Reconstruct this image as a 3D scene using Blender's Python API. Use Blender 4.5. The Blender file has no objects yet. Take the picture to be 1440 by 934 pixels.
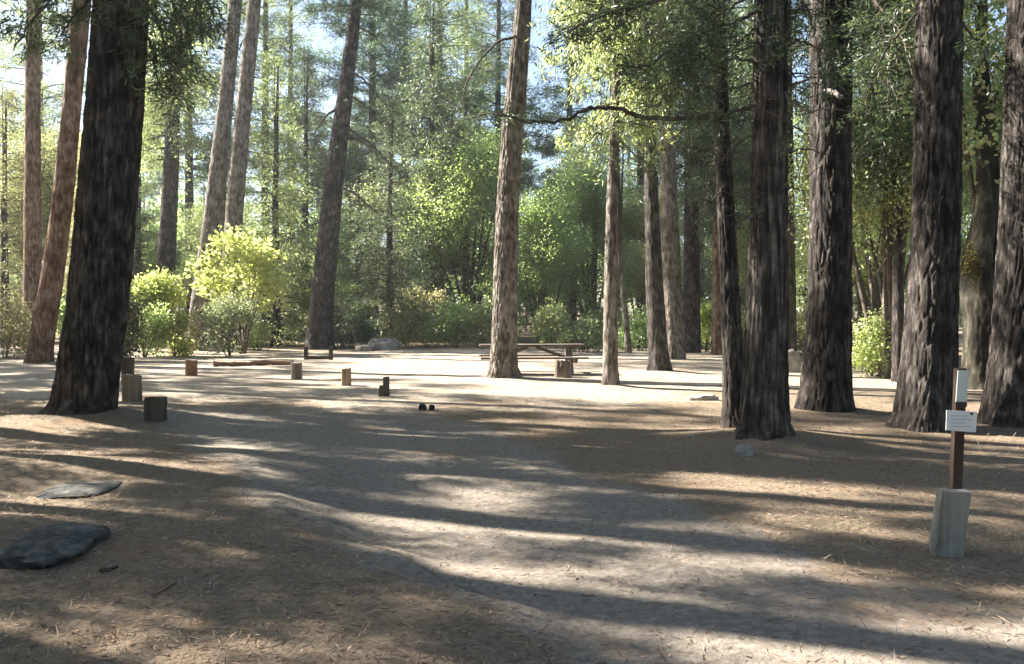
import bpy, math
import numpy as np
from mathutils import Vector, Matrix

scene = bpy.context.scene
COL = scene.collection
R_ = math.radians

# ------------------------------------------------------------------ camera maths
CAM_H, HOR, F = 1.6, 440.0, 1200.0
A = math.atan((467 - HOR) / F)

def ray(px, py):
    r, d = (px - 720) / F, (py - 467) / F
    return np.array([r, math.cos(A) - d * math.sin(A), -math.sin(A) - d * math.cos(A)])

def at(px, py, Y):
    v = ray(px, py)
    return np.array([0, 0, CAM_H]) + v * (Y / v[1])

SUN_AZ, SUN_EL = R_(67), R_(38)      # azimuth: left of the view direction

# ------------------------------------------------------------------ noise
def _hash(ix, iy, iz, seed):
    h = (ix.astype(np.int64) * 374761393 + iy.astype(np.int64) * 668265263 +
         iz.astype(np.int64) * 2147483647 + seed * 1274126177) & 0xffffffff
    h = ((h ^ (h >> 13)) * 1274126177) & 0xffffffff
    h = ((h ^ (h >> 16)) * 2246822519) & 0xffffffff
    return ((h ^ (h >> 15)) & 0xffffff) / float(0xffffff)

def vnoise(p, seed=0):
    i = np.floor(p).astype(np.int64)
    f = p - i
    f = f * f * (3 - 2 * f)
    out = 0
    for dx in (0, 1):
        wx = f[:, 0] if dx else 1 - f[:, 0]
        for dy in (0, 1):
            wy = f[:, 1] if dy else 1 - f[:, 1]
            for dz in (0, 1):
                wz = f[:, 2] if dz else 1 - f[:, 2]
                out = out + wx * wy * wz * _hash(i[:, 0] + dx, i[:, 1] + dy, i[:, 2] + dz, seed)
    return out

def fbm(p, seed=0, octv=3):
    s, a, t = 0, 1.0, 0
    for k in range(octv):
        s = s + a * vnoise(p * (2 ** k), seed + k * 17)
        t += a
        a *= 0.5
    return s / t

def worley(p, seed=0):
    i = np.floor(p).astype(np.int64); f = p - i
    f1 = np.full(len(p), 9.); f2 = np.full(len(p), 9.); ids = np.zeros(len(p))
    for dx in (-1, 0, 1):
        for dy in (-1, 0, 1):
            for dz in (-1, 0, 1):
                a, b, c = i[:, 0] + dx, i[:, 1] + dy, i[:, 2] + dz
                d = np.sqrt((dx + _hash(a, b, c, seed) - f[:, 0]) ** 2 + (dy + _hash(a, b, c, seed + 1) - f[:, 1]) ** 2 + (dz + _hash(a, b, c, seed + 2) - f[:, 2]) ** 2)
                m = d < f1
                f2 = np.where(m, f1, np.minimum(f2, d)); f1 = np.where(m, d, f1); ids = np.where(m, _hash(a, b, c, seed + 7), ids)
    return f2 - f1, ids

def sstep(a, b, x):
    t = np.clip((x - a) / (b - a), 0, 1)
    return t * t * (3 - 2 * t)

# ------------------------------------------------------------------ ground height
def track_centre(y):
    return 1.3 - 0.5 * (np.minimum(y, 13) - 4)

def track_mask(x, y):
    d = np.abs(x - track_centre(y))
    p = np.stack([x * .8, y * .8, x * 0], -1)
    d = d + (fbm(p, 91, 3) - .5) * 1.1
    w = 1.35 + 0.10 * np.clip(y - 4, 0, 9)
    return (1 - sstep(w - .35, w + .35, d)) * (1 - sstep(12, 16, y))

MOUNDS = [(3.05, 10.2, .65), (5.02, 13.7, .8), (5.55, 11.5, .75), (6.85, 11.7, .75), (-.22, 20.6, .7), (2.1, 18.3, .5), (4.0, 23, .7), (-6.35, 12.5, 1.0), (-14.8, 26.7, 1.0)]
def height(x, y):
    x = np.asarray(x, float); y = np.asarray(y, float)
    sh = x.shape
    x = x.ravel(); y = y.ravel()
    p = np.stack([x, y, x * 0], -1)
    h = 0.05 * (fbm(p * .55, 3, 3) - .5) + 0.025 * (fbm(p * 2.2, 8, 2) - .5)
    h = h + 0.17 * np.exp(-((x + 3.6) / 1.5) ** 2 - ((y - 5.3) / 1.0) ** 2)
    h = h + 0.13 * np.exp(-((x + 5.2) / 1.9) ** 2 - ((y - 8.2) / .9) ** 2)
    left = sstep(.95, 1.85, track_centre(y) - x + (fbm(p * 1.3, 5, 2) - .5) * .9)
    h = h + 0.085 * left * (1 - sstep(7.5, 10.5, y))
    h = h + 0.10 * np.exp(-((x - 3.2) / 1.2) ** 2 - ((y - 10.6) / 1.0) ** 2)
    h = h + 0.14 * np.exp(-((x + 6.3) / 1.7) ** 2 - ((y - 12.8) / 1.2) ** 2)
    for mx, my, mr in MOUNDS:
        h = h + .07 * np.exp(-(((x - mx) ** 2 + (y - my) ** 2) / mr ** 2))
    h = h + 0.02 * np.clip(y - 40, 0, 80) + 0.3 * (fbm(p * .12, 44, 2) - .5) * sstep(22, 45, y)
    return h.reshape(sh)

def hz(x, y):
    return float(height(np.array([x]), np.array([y]))[0])

def gp(px, py):
    v = ray(px, py)
    z = 0.0
    for _ in range(6):
        t = (z - CAM_H) / v[2]
        p = np.array([0, 0, CAM_H]) + v * t
        z = hz(p[0], p[1])
    p[2] = z
    return p

# ------------------------------------------------------------------ mesh helpers
def mk_mesh(name, V, Q, mats, mi=None, smooth=True):
    me = bpy.data.meshes.new(name)
    V = np.asarray(V, np.float32); Q = np.asarray(Q, np.int32)
    n = len(Q); k = Q.shape[1]
    me.vertices.add(len(V)); me.vertices.foreach_set('co', V.ravel())
    me.loops.add(n * k); me.loops.foreach_set('vertex_index', Q.ravel())
    me.polygons.add(n)
    me.polygons.foreach_set('loop_start', np.arange(0, n * k, k, dtype=np.int32))
    me.polygons.foreach_set('loop_total', np.full(n, k, np.int32))
    if mi is not None:
        me.polygons.foreach_set('material_index', np.asarray(mi, np.int32))
    me.polygons.foreach_set('use_smooth', np.full(n, smooth, bool))
    for m in (mats if isinstance(mats, (list, tuple)) else [mats]):
        me.materials.append(m)
    me.update(calc_edges=True)
    me.validate()
    return me

class MB:
    """collects quads; several materials allowed"""
    def __init__(s): s.V = []; s.Q = []; s.M = []; s.n = 0
    def add(s, V, Q, m=0):
        V = np.asarray(V, float); Q = np.asarray(Q, int)
        s.V.append(V); s.Q.append(Q + s.n); s.M.append(np.full(len(Q), m)); s.n += len(V)
    def box(s, c, size, rot=None, m=0, jit=0, rng=None):
        c = np.asarray(c, float); sx, sy, sz = np.asarray(size) / 2
        V = np.array([[x, y, z] for x in (-sx, sx) for y in (-sy, sy) for z in (-sz, sz)])
        if jit: V = V + rng.normal(0, jit, V.shape)
        if rot is not None: V = V @ np.array(rot).T
        s.add(V + c, [[0, 1, 3, 2], [4, 6, 7, 5], [0, 4, 5, 1], [2, 3, 7, 6], [0, 2, 6, 4], [1, 5, 7, 3]], m)
    def tube(s, P, r, sides=6, m=0, cap=True):
        P = np.asarray(P, float); n = len(P)
        r = np.broadcast_to(np.asarray(r, float), (n,))
        T = np.gradient(P, axis=0); T /= np.linalg.norm(T, axis=1)[:, None] + 1e-9
        ref = np.array([0, 0, 1.0]) if abs(T[:, 2]).mean() < .8 else np.array([1.0, 0, 0])
        B = np.cross(T, ref); B /= np.linalg.norm(B, axis=1)[:, None] + 1e-9
        N = np.cross(B, T)
        a = np.linspace(0, 2 * np.pi, sides, endpoint=False)
        V = P[:, None] + r[:, None, None] * (np.cos(a)[None, :, None] * B[:, None] + np.sin(a)[None, :, None] * N[:, None])
        V = V.reshape(-1, 3)
        i = np.arange(n - 1)[:, None] * sides; j = np.arange(sides)[None]; j2 = (j + 1) % sides
        Q = np.stack([i + j, i + j2, i + sides + j2, i + sides + j], -1).reshape(-1, 4)
        s.add(V, Q, m)
        if cap and sides % 2 == 0:
            for base in (0, (n - 1) * sides):
                h = sides // 2
                q = [[base + k, base + k + 1, base + sides - 2 - k, base + sides - 1 - k] for k in range(h - 1)]
                s.Q.append(np.array(q) + s.n - len(V)); s.M.append(np.full(len(q), m))
    def mesh(s, name, mats, smooth=True):
        return mk_mesh(name, np.concatenate(s.V), np.concatenate(s.Q), mats, np.concatenate(s.M), smooth)

def leaf_quads(rng, C, D, k, L, W, spread, db=1.0, flat=0.0):
    """k diamond leaves round every centre C with heading D"""
    C = np.repeat(C, k, 0); D = np.repeat(D, k, 0); n = len(C)
    C = C + rng.normal(0, 1, (n, 3)) * spread
    a = D * db + rng.normal(0, 1, (n, 3)) * .75
    a /= np.linalg.norm(a, axis=1)[:, None] + 1e-9
    ref = rng.normal(0, 1, (n, 3)); ref[:, 2] += flat * np.sign(rng.random(n) - .3) * 1.0
    b = np.cross(a, ref); b /= np.linalg.norm(b, axis=1)[:, None] + 1e-9
    l = (L * rng.uniform(.65, 1.3, n))[:, None]; w = (W * rng.uniform(.7, 1.3, n))[:, None]
    bend = np.cross(a, b) * l * .08
    V = np.stack([C, C + a * l * .45 + b * w * .5 + bend, C + a * l, C + a * l * .45 - b * w * .5 + bend], 1).reshape(-1, 3)
    Q = np.arange(n * 4).reshape(n, 4)
    return V, Q

def link(name, me, parent=None, loc=None):
    o = bpy.data.objects.new(name, me); COL.objects.link(o)
    if parent is not None: o.parent = parent
    if loc is not None: o.location = loc
    return o

def tag(o, label=None, cat=None, group=None, kind=None):
    if label: o['label'] = label
    if cat: o['category'] = cat
    if group: o['group'] = group
    if kind: o['kind'] = kind
    return o

def thing(name, loc, label, cat, group=None):
    return tag(link(name, None, None, loc), label, cat, group)

# ------------------------------------------------------------------ materials
def new_mat(name):
    m = bpy.data.materials.new(name); m.use_nodes = True
    nt = m.node_tree; nt.nodes.clear()
    out = nt.nodes.new('ShaderNodeOutputMaterial')
    return m, nt, out

def N(nt, t, **kw):
    n = nt.nodes.new(t)
    for k, v in kw.items():
        if k.startswith('i_'):
            key = k[2:]
            n.inputs[int(key) if key.isdigit() else key.replace('_', ' ')].default_value = v
        else: setattr(n, k, v)
    return n

def ramp(nt, stops, fac=None):
    r = nt.nodes.new('ShaderNodeValToRGB')
    e = r.color_ramp.elements
    while len(e) < len(stops): e.new(.5)
    for el, (p, c) in zip(e, stops):
        el.position = p; el.color = (*c, 1)
    if fac is not None: nt.links.new(fac, r.inputs[0])
    return r

def leaf_mat(name, cols, trans=.45, gloss=.05, tint=1.5):
    m, nt, out = new_mat(name); L = nt.links
    g = N(nt, 'ShaderNodeNewGeometry')
    r = ramp(nt, [(i / (len(cols) - 1), c) for i, c in enumerate(cols)], g.outputs['Random Per Island'])
    oi = N(nt, 'ShaderNodeObjectInfo')
    hs = N(nt, 'ShaderNodeHueSaturation', i_Saturation=.84)
    mr = N(nt, 'ShaderNodeMapRange', i_1=0., i_2=1., i_3=.475, i_4=.515); L.new(oi.outputs['Random'], mr.inputs[0])
    L.new(mr.outputs[0], hs.inputs['Hue'])
    mr2 = N(nt, 'ShaderNodeMapRange', i_1=0., i_2=1., i_3=1.2, i_4=.8); L.new(oi.outputs['Random'], mr2.inputs[0])
    L.new(mr2.outputs[0], hs.inputs['Value'])
    L.new(r.outputs[0], hs.inputs['Color'])
    d = N(nt, 'ShaderNodeBsdfDiffuse'); L.new(hs.outputs[0], d.inputs[0])
    t = N(nt, 'ShaderNodeBsdfTranslucent')
    mx = N(nt, 'ShaderNodeMix', data_type='RGBA', blend_type='MULTIPLY'); mx.inputs[0].default_value = 1
    L.new(hs.outputs[0], mx.inputs[6]); mx.inputs[7].default_value = (tint * 1.14, tint * 1.22, tint * 1.0, 1)
    L.new(mx.outputs[2], t.inputs[0])
    ms = N(nt, 'ShaderNodeMixShader', i_0=trans); L.new(d.outputs[0], ms.inputs[1]); L.new(t.outputs[0], ms.inputs[2])
    gl = N(nt, 'ShaderNodeBsdfGlossy', i_Roughness=.45); gl.inputs[0].default_value = (.8, .8, .8, 1)
    m2 = N(nt, 'ShaderNodeMixShader', i_0=gloss); L.new(ms.outputs[0], m2.inputs[1]); L.new(gl.outputs[0], m2.inputs[2])
    L.new(m2.outputs[0], out.inputs[0])
    return m

def rough_mat(name, cols, scale=4., stretch=(1, 1, 1), bump=.5, bscale=None, rough=.9, detail=6, dist=.02, vor=None, spec=.25):
    m, nt, out = new_mat(name); L = nt.links
    tc = N(nt, 'ShaderNodeTexCoord'); mp = N(nt, 'ShaderNodeMapping'); mp.inputs['Scale'].default_value = stretch
    L.new(tc.outputs['Object'], mp.inputs[0])
    n1 = N(nt, 'ShaderNodeTexNoise', i_Scale=scale, i_Detail=detail, i_Roughness=.62); L.new(mp.outputs[0], n1.inputs['Vector'])
    n2 = N(nt, 'ShaderNodeTexNoise', i_Scale=scale * .23, i_Detail=3.); L.new(tc.outputs['Object'], n2.inputs['Vector'])
    ad = N(nt, 'ShaderNodeMath', operation='MULTIPLY_ADD', i_1=.55, i_2=-.27); L.new(n2.outputs[0], ad.inputs[0])
    a2 = N(nt, 'ShaderNodeMath', operation='ADD'); L.new(n1.outputs[0], a2.inputs[0]); L.new(ad.outputs[0], a2.inputs[1])
    pa = N(nt, 'ShaderNodeAttribute', attribute_name='plate')
    a3 = N(nt, 'ShaderNodeMath', operation='MULTIPLY_ADD', i_1=.14); L.new(pa.outputs['Fac'], a3.inputs[0]); L.new(a2.outputs[0], a3.inputs[2])
    r = ramp(nt, [((.35 + .33 * i / (len(cols) - 1)) if name.startswith('bark') else (.28 + .46 * i / (len(cols) - 1)), c) for i, c in enumerate(cols)], a3.outputs[0])
    b = N(nt, 'ShaderNodeBsdfPrincipled', i_Roughness=rough); b.inputs['Specular IOR Level'].default_value = spec
    L.new(r.outputs[0], b.inputs['Base Color'])
    bn = N(nt, 'ShaderNodeTexNoise', i_Scale=bscale or scale * 2.2, i_Detail=8., i_Roughness=.65); L.new(mp.outputs[0], bn.inputs['Vector'])
    hsrc = bn.outputs[0]
    if vor:
        v = N(nt, 'ShaderNodeTexVoronoi', feature='DISTANCE_TO_EDGE', i_Scale=vor)
        wn = N(nt, 'ShaderNodeMixRGB', i_0=.12); L.new(mp.outputs[0], wn.inputs[1]); L.new(bn.outputs[1], wn.inputs[2])
        L.new(wn.outputs[0], v.inputs['Vector'])
        vr = N(nt, 'ShaderNodeMapRange', i_1=0., i_2=.18, i_3=0., i_4=1.); L.new(v.outputs[0], vr.inputs[0])
        s = N(nt, 'ShaderNodeMath', operation='MULTIPLY_ADD', i_1=.6); L.new(vr.outputs[0], s.inputs[0]); L.new(bn.outputs[0], s.inputs[2])
        hsrc = s.outputs[0]
    bp = N(nt, 'ShaderNodeBump', i_Strength=bump, i_Distance=dist); L.new(hsrc, bp.inputs['Height'])
    L.new(bp.outputs[0], b.inputs['Normal']); L.new(b.outputs[0], out.inputs[0])
    return m

M = {}
M['bark_pine'] = rough_mat('bark_pine', [(.024, .02, .018), (.055, .046, .041), (.1, .086, .077), (.185, .165, .15)], 17, (1, 1, .22), 1., 34, .93, 9, .045, vor=14)
M['bark_red'] = rough_mat('bark_red', [(.085, .05, .033), (.17, .105, .07), (.26, .17, .12), (.36, .28, .22)], 12, (1, 1, .3), 1., 24, .93, 9, .03, vor=9)
M['bark_cedar'] = rough_mat('bark_cedar', [(.022, .019, .016), (.048, .04, .035), (.09, .076, .066), (.19, .165, .145)], 20, (1, 1, .09), 1., 34, .93, 9, .025)
M['bark_grey'] = rough_mat('bark_grey', [(.08, .065, .052), (.16, .135, .112), (.25, .22, .19), (.36, .32, .285)], 13, (1, 1, .35), 1., 26, .93, 9, .03, vor=11)
M['bark_moss'] = rough_mat('bark_moss', [(.012, .011, .008), (.025, .022, .015), (.045, .04, .028), (.11, .1, .08)], 5, (1, 1, .4), .8, 14)
M['moss'] = rough_mat('moss', [(.09, .085, .02), (.16, .14, .03), (.22, .19, .045)], 20, (1, 1, 1), 1, 50)
M['twig'] = rough_mat('twig', [(.05, .04, .033), (.1, .082, .066), (.16, .135, .11)], 6)
M['deadwood'] = rough_mat('deadwood', [(.12, .105, .09), (.21, .19, .165), (.3, .275, .25)], 8)
M['pine_leaf'] = leaf_mat('pine_leaf', [(.05, .08, .03), (.09, .125, .045), (.14, .175, .06), (.2, .22, .09)], .55, .08, 2.0)
M['blue_leaf'] = leaf_mat('blue_leaf', [(.035, .065, .04), (.06, .105, .06), (.09, .14, .08)], .5, .08, 1.8)
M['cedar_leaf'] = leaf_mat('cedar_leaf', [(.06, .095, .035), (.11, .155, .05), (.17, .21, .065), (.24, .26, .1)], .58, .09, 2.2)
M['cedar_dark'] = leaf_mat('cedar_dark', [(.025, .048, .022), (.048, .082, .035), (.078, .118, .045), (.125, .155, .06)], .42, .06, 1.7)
M['broad_leaf'] = leaf_mat('broad_leaf', [(.1, .15, .05), (.17, .225, .07), (.24, .29, .1), (.32, .35, .15)], .62, .08, 2.3)
M['oak_leaf'] = leaf_mat('oak_leaf', [(.075, .115, .04), (.13, .175, .055), (.19, .23, .075), (.25, .2, .09)], .62, .07, 2.3)
M['maple_leaf'] = leaf_mat('maple_leaf', [(.2, .25, .05), (.3, .34, .08), (.4, .42, .13), (.14, .19, .045)], .58, .06, 1.6)
M['sage_leaf'] = leaf_mat('sage_leaf', [(.15, .19, .09), (.22, .26, .13), (.3, .32, .17)], .35)
M['tan_leaf'] = leaf_mat('tan_leaf', [(.16, .13, .06), (.26, .21, .1), (.36, .3, .16), (.15, .17, .06)], .4)
M['brown_leaf'] = leaf_mat('brown_leaf', [(.09, .07, .035), (.15, .12, .055), (.1, .12, .04)], .4)
M['sunlit_leaf'] = leaf_mat('sunlit_leaf', [(.12, .14, .05), (.2, .21, .08), (.28, .26, .12), (.34, .28, .15)], .58, .06, 1.8)  # tan green, paled to stand in for sun on crowns and bushes
M['lime_leaf'] = leaf_mat('lime_leaf', [(.13, .19, .04), (.2, .27, .06), (.28, .34, .1)], .62, .08, 2.1)
M['grass'] = leaf_mat('grass', [(.2, .17, .07), (.34, .28, .13), (.42, .36, .2), (.16, .18, .05)], .35)
M['litter'] = leaf_mat('litter', [(.08, .055, .035), (.17, .11, .06), (.27, .18, .1), (.38, .29, .18), (.12, .1, .08)], .1, .03, 1)
M['rock_blue'] = rough_mat('rock_blue', [(.045, .05, .052), (.09, .096, .096), (.15, .148, .138), (.25, .23, .195)], 16, (1, 1, 1), 1., 34, .92, 9, .04, vor=5)
M['rock_pale'] = rough_mat('rock_pale', [(.15, .135, .118), (.27, .25, .225), (.39, .37, .335)], 5, (1, 1, 1), .6, 18, .85)
M['rock_dark'] = rough_mat('rock_dark', [(.02, .018, .016), (.04, .036, .03), (.07, .06, .055)], 9)
M['wood_grey'] = rough_mat('wood_grey', [(.11, .106, .096), (.235, .228, .21), (.37, .36, .33)], 9, (1, 1, .08), .6, 26, .85)
M['wood_tan'] = rough_mat('wood_tan', [(.2, .14, .085), (.33, .25, .17), (.43, .35, .26)], 9, (1, 1, .1), .6, 26, .85)
M['wood_dark'] = rough_mat('wood_dark', [(.05, .038, .03), (.09, .072, .058), (.15, .12, .1)], 9, (1, 1, .1), .6, 26, .85)
M['wood_mid'] = rough_mat('wood_mid', [(.1, .078, .06), (.18, .145, .11), (.27, .22, .175)], 9, (1, 1, .1), .6, 26, .85)
M['wood_orange'] = rough_mat('wood_orange', [(.17, .09, .045), (.27, .15, .075), (.35, .22, .12)], 9, (1, 1, .1), .6, 26, .85)
M['end_grain'] = rough_mat('end_grain', [(.12, .095, .075), (.22, .18, .14), (.32, .27, .22)], 30)
M['wood_table'] = rough_mat('wood_table', [(.08, .065, .055), (.15, .125, .105), (.23, .195, .165)], 5, (.1, 1, 1), .5, 26, .8)
M['stake'] = rough_mat('stake', [(.04, .026, .02), (.07, .046, .036), (.11, .075, .06)], 9, (1, 1, .1), .5, 26, .8)
M['log_red'] = rough_mat('log_red', [(.12, .075, .05), (.21, .13, .085), (.3, .2, .14)], 7, (.15, 1, 1), .8, 18)
M['iron'] = rough_mat('iron', [(.02, .018, .016), (.035, .03, .027), (.06, .045, .035)], 12, rough=.65, spec=.4)
M['paper'] = rough_mat('paper', [(.72, .74, .78), (.78, .8, .83)], 6, bump=.05, rough=.5)
M['ink'] = rough_mat('ink', [(.42, .46, .55), (.5, .53, .6)], 20, bump=0)
M['plate'] = rough_mat('plate', [(.42, .5, .5), (.55, .62, .62), (.62, .68, .68)], 7, bump=.15, rough=.5)

def ground_mat():
    m, nt, out = new_mat('forest_floor'); L = nt.links
    tc = N(nt, 'ShaderNodeTexCoord'); o = tc.outputs['Object']
    def noise(s, d=5., r=.6):
        n = N(nt, 'ShaderNodeTexNoise', i_Scale=s, i_Detail=d, i_Roughness=r); L.new(o, n.inputs['Vector']); return n.outputs[0]
    at_ = N(nt, 'ShaderNodeAttribute', attribute_name='surf')
    sep = N(nt, 'ShaderNodeSeparateColor'); L.new(at_.outputs['Color'], sep.inputs[0])
    litter = ramp(nt, [(.25, (.07, .052, .037)), (.42, (.148, .114, .081)), (.58, (.24, .19, .136)), (.75, (.37, .305, .23))], noise(30, 10., .84))
    dirt = ramp(nt, [(.28, (.105, .09, .074)), (.5, (.22, .19, .157)), (.72, (.36, .32, .275))], noise(16, 10., .8))
    pale = ramp(nt, [(.28, (.14, .11, .08)), (.44, (.26, .215, .165)), (.58, (.37, .32, .26)), (.74, (.48, .43, .37))], noise(9, 8., .7))
    def mask(src, sc, amt):
        n = noise(sc, 6., .7)
        s = N(nt, 'ShaderNodeMath', operation='MULTIPLY_ADD', i_1=amt, i_2=-amt / 2); L.new(n, s.inputs[0])
        a = N(nt, 'ShaderNodeMath', operation='ADD'); L.new(src, a.inputs[0]); L.new(s.outputs[0], a.inputs[1])
        mr = N(nt, 'ShaderNodeMapRange', i_1=.3, i_2=.7, i_3=0., i_4=1.); L.new(a.outputs[0], mr.inputs[0]); return mr.outputs[0]
    m1 = N(nt, 'ShaderNodeMixRGB'); L.new(mask(sep.outputs[0], 2.2, 1.9), m1.inputs[0]); L.new(litter.outputs[0], m1.inputs[1]); L.new(dirt.outputs[0], m1.inputs[2])
    m2 = N(nt, 'ShaderNodeMixRGB'); L.new(mask(sep.outputs[1], .55, 2.4), m2.inputs[0]); L.new(m1.outputs[0], m2.inputs[1]); L.new(pale.outputs[0], m2.inputs[2])
    # rusty needle drifts
    dr = N(nt, 'ShaderNodeMapRange', i_1=.56, i_2=.72, i_3=0., i_4=.55); L.new(noise(.7, 5., .65), dr.inputs[0])
    m3 = N(nt, 'ShaderNodeMixRGB'); L.new(dr.outputs[0], m3.inputs[0]); L.new(m2.outputs[0], m3.inputs[1]); m3.inputs[2].default_value = (.25, .145, .075, 1)
    b = N(nt, 'ShaderNodeBsdfPrincipled', i_Roughness=.95); b.inputs['Specular IOR Level'].default_value = .15
    L.new(m3.outputs[0], b.inputs['Base Color'])
    ad = N(nt, 'ShaderNodeMath', operation='MULTIPLY_ADD', i_1=.5); L.new(noise(45, 8., .75), ad.inputs[0]); L.new(noise(9, 6., .65), ad.inputs[2])
    bp = N(nt, 'ShaderNodeBump', i_Strength=.6, i_Distance=.04); L.new(ad.outputs[0], bp.inputs['Height'])
    L.new(bp.outputs[0], b.inputs['Normal']); L.new(b.outputs[0], out.inputs[0])
    return m
M['ground'] = ground_mat()

# ------------------------------------------------------------------ setting
def sheet(name, X, Y, lift):
    gx, gy = np.meshgrid(X, Y) if X.ndim == 1 else (X, Y)
    z = height(gx, gy) + lift
    V = np.stack([gx, gy, z], -1).reshape(-1, 3)
    ny, nx = gx.shape
    i = np.arange(ny - 1)[:, None] * nx + np.arange(nx - 1)[None]
    Q = np.stack([i, i + 1, i + nx + 1, i + nx], -1).reshape(-1, 4)
    me = mk_mesh(name, V, Q, M['ground'])
    x, y = V[:, 0], V[:, 1]
    tr = track_mask(x, y)
    p = np.stack([x * .25, y * .25, x * 0], -1)
    cl = sstep(11.5, 17, y + (fbm(p, 77, 3) - .5) * 7) * (1 - sstep(34, 42, y)) * (1 - sstep(9, 14, x + (fbm(p, 78, 2) - .5) * 5)) \
        * (1 - .75 * sstep(2, 5, x) * (1 - sstep(16, 21, y)))
    ca = me.color_attributes.new('surf', 'FLOAT_COLOR', 'POINT')
    ca.data.foreach_set('color', np.stack([tr, cl, x * 0, x * 0 + 1], -1).astype(np.float32).ravel())
    return tag(link(name, me), kind='structure')

ys = np.concatenate([np.linspace(-40, 1, 14), np.linspace(1.2, 16, 190), np.linspace(16.2, 45, 110), np.linspace(46, 320, 60)])
s = np.linspace(-1, 1, 420)
xs = np.sinh(s * 5.6) / math.sinh(5.6) * 260
sheet('ground', xs, ys, 0)
ty = np.linspace(2, 13.5, 140)
tu = np.linspace(-1, 1, 40)
TX = track_centre(ty)[:, None] + tu[None] * (1.25 + .1 * np.clip(ty - 4, 0, 9))[:, None] * (1 + .18 * np.sin(ty * 1.7)[:, None] * np.sign(tu)[None])
sheet('dirt_track', TX, np.repeat(ty[:, None], 40, 1), .004)

# ------------------------------------------------------------------ trunks
def interp_path(P, W, zs):
    P = np.asarray(P); W = np.asarray(W)
    z = P[:, 2]
    # monotone linear + light smoothing
    x = np.interp(zs, z, P[:, 0]); y = np.interp(zs, z, P[:, 1]); r = np.interp(zs, z, W)
    if len(zs) > 12:
        k = np.hanning(9); k /= k.sum()
        f = lambda a: np.convolve(np.pad(a, 4, mode='reflect', reflect_type='odd'), k, 'valid')
        x, y, r = f(x), f(y), f(r)
    return x, y, r

def trunk_mesh(name, P, Rr, H, mat, seed, style='pine', near=2, sway=.0):
    """P: local path points (z increasing), Rr radii. near 2 = finest"""
    sides = {2: 200, 1: 64, 0: 18}[near]
    if near == 2: zs = np.concatenate([np.arange(-.3, 6.6, .03), np.arange(6.5, H, .4)])
    elif near == 1: zs = np.concatenate([np.arange(-.3, 14, .1), np.arange(14, H, .6)])
    else: zs = np.arange(-.3, H, .5)
    cx, cy, r = interp_path(P, Rr, zs)
    th = np.linspace(0, 2 * np.pi, sides, endpoint=False)
    Z, T = np.meshgrid(zs, th, indexing='ij')
    R0 = np.repeat(r[:, None], sides, 1)
    q = np.stack([np.cos(T) * R0, np.sin(T) * R0, Z], -1).reshape(-1, 3)
    big = fbm(q * [1.6, 1.6, .5], seed, 2).reshape(R0.shape) - .5
    rbase = float(np.max(Rr))
    flare = np.exp(-np.clip(Z, 0, None) / (.35 + rbase * .4))
    R1 = R0 * (1 + .09 * big) * (1 + .10 * np.exp(-np.clip(Z + .05, 0, None) / .16) * (.6 + .4 * np.cos(5 * T + seed * 2) + .5 * np.cos(3 * T + seed)))
    if style == 'cedar':
        ph = seed * 1.3
        R1 = R1 * (1 + flare * (.10 * np.cos(5 * T + ph) + .07 * np.cos(8 * T + 2 * ph + Z * .6)))
        R1 = R1 * (1 + .035 * np.cos(6 * T + ph + .35 * Z) * (1 - flare))
        qq = q * [17, 17, 1.3]; dep = .017
    elif style == 'pine':
        R1 = R1 * (1 + flare * .05 * np.cos(5 * T + seed))
        qq = q * [11, 11, 2.2]; dep = .018
    else:
        R1 = R1 * (1 + .12 * np.cos(2 * T + seed + Z) + .1 * np.cos(3 * T + Z * 1.7))
        qq = q * [9, 9, 3]; dep = .02
    if near >= 1:
        dep = dep * min(1., rbase / .45) * (1 if near == 2 else .9)
        warp = (np.stack([vnoise(q * 3 + 7, seed + 1), vnoise(q * 3 + 19, seed + 2), vnoise(q * 3 + 31, seed + 3)], -1) - .5)
        w2 = (np.stack([vnoise(q * [11, 11, 5] + 3, seed + 11), vnoise(q * [11, 11, 5] + 23, seed + 12), vnoise(q * [11, 11, 5] + 37, seed + 13)], -1) - .5)
        wd_, ids = worley(qq + warp * .8 + w2 * .3, seed + 5); g = 1 - sstep(.0, .30, wd_)
        n2 = vnoise(qq * 2.3 + w2 * 1.4 + 50, seed + 6)
        g2 = 1 - sstep(0, .4, np.abs(2 * n2 - 1))
        fine = fbm(q * [44, 44, 20], seed + 9, 2) - .5
        d = -dep * g - dep * .35 * g2 + fine * dep * .55
        R1 = R1 + d.reshape(R1.shape)
    X = cx[:, None] + np.cos(T) * R1; Yv = cy[:, None] + np.sin(T) * R1
    V = np.stack([X, Yv, Z], -1).reshape(-1, 3)
    n = len(zs)
    i = np.arange(n - 1)[:, None] * sides; j = np.arange(sides)[None]; j2 = (j + 1) % sides
    Q = np.stack([i + j, i + j2, i + sides + j2, i + sides + j], -1).reshape(-1, 4)
    me = mk_mesh(name, V, Q, mat)
    if near >= 1:
        ca = me.attributes.new('plate', 'FLOAT', 'POINT'); ca.data.foreach_set('value', (ids - .5).astype(np.float32))
    return me

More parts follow.
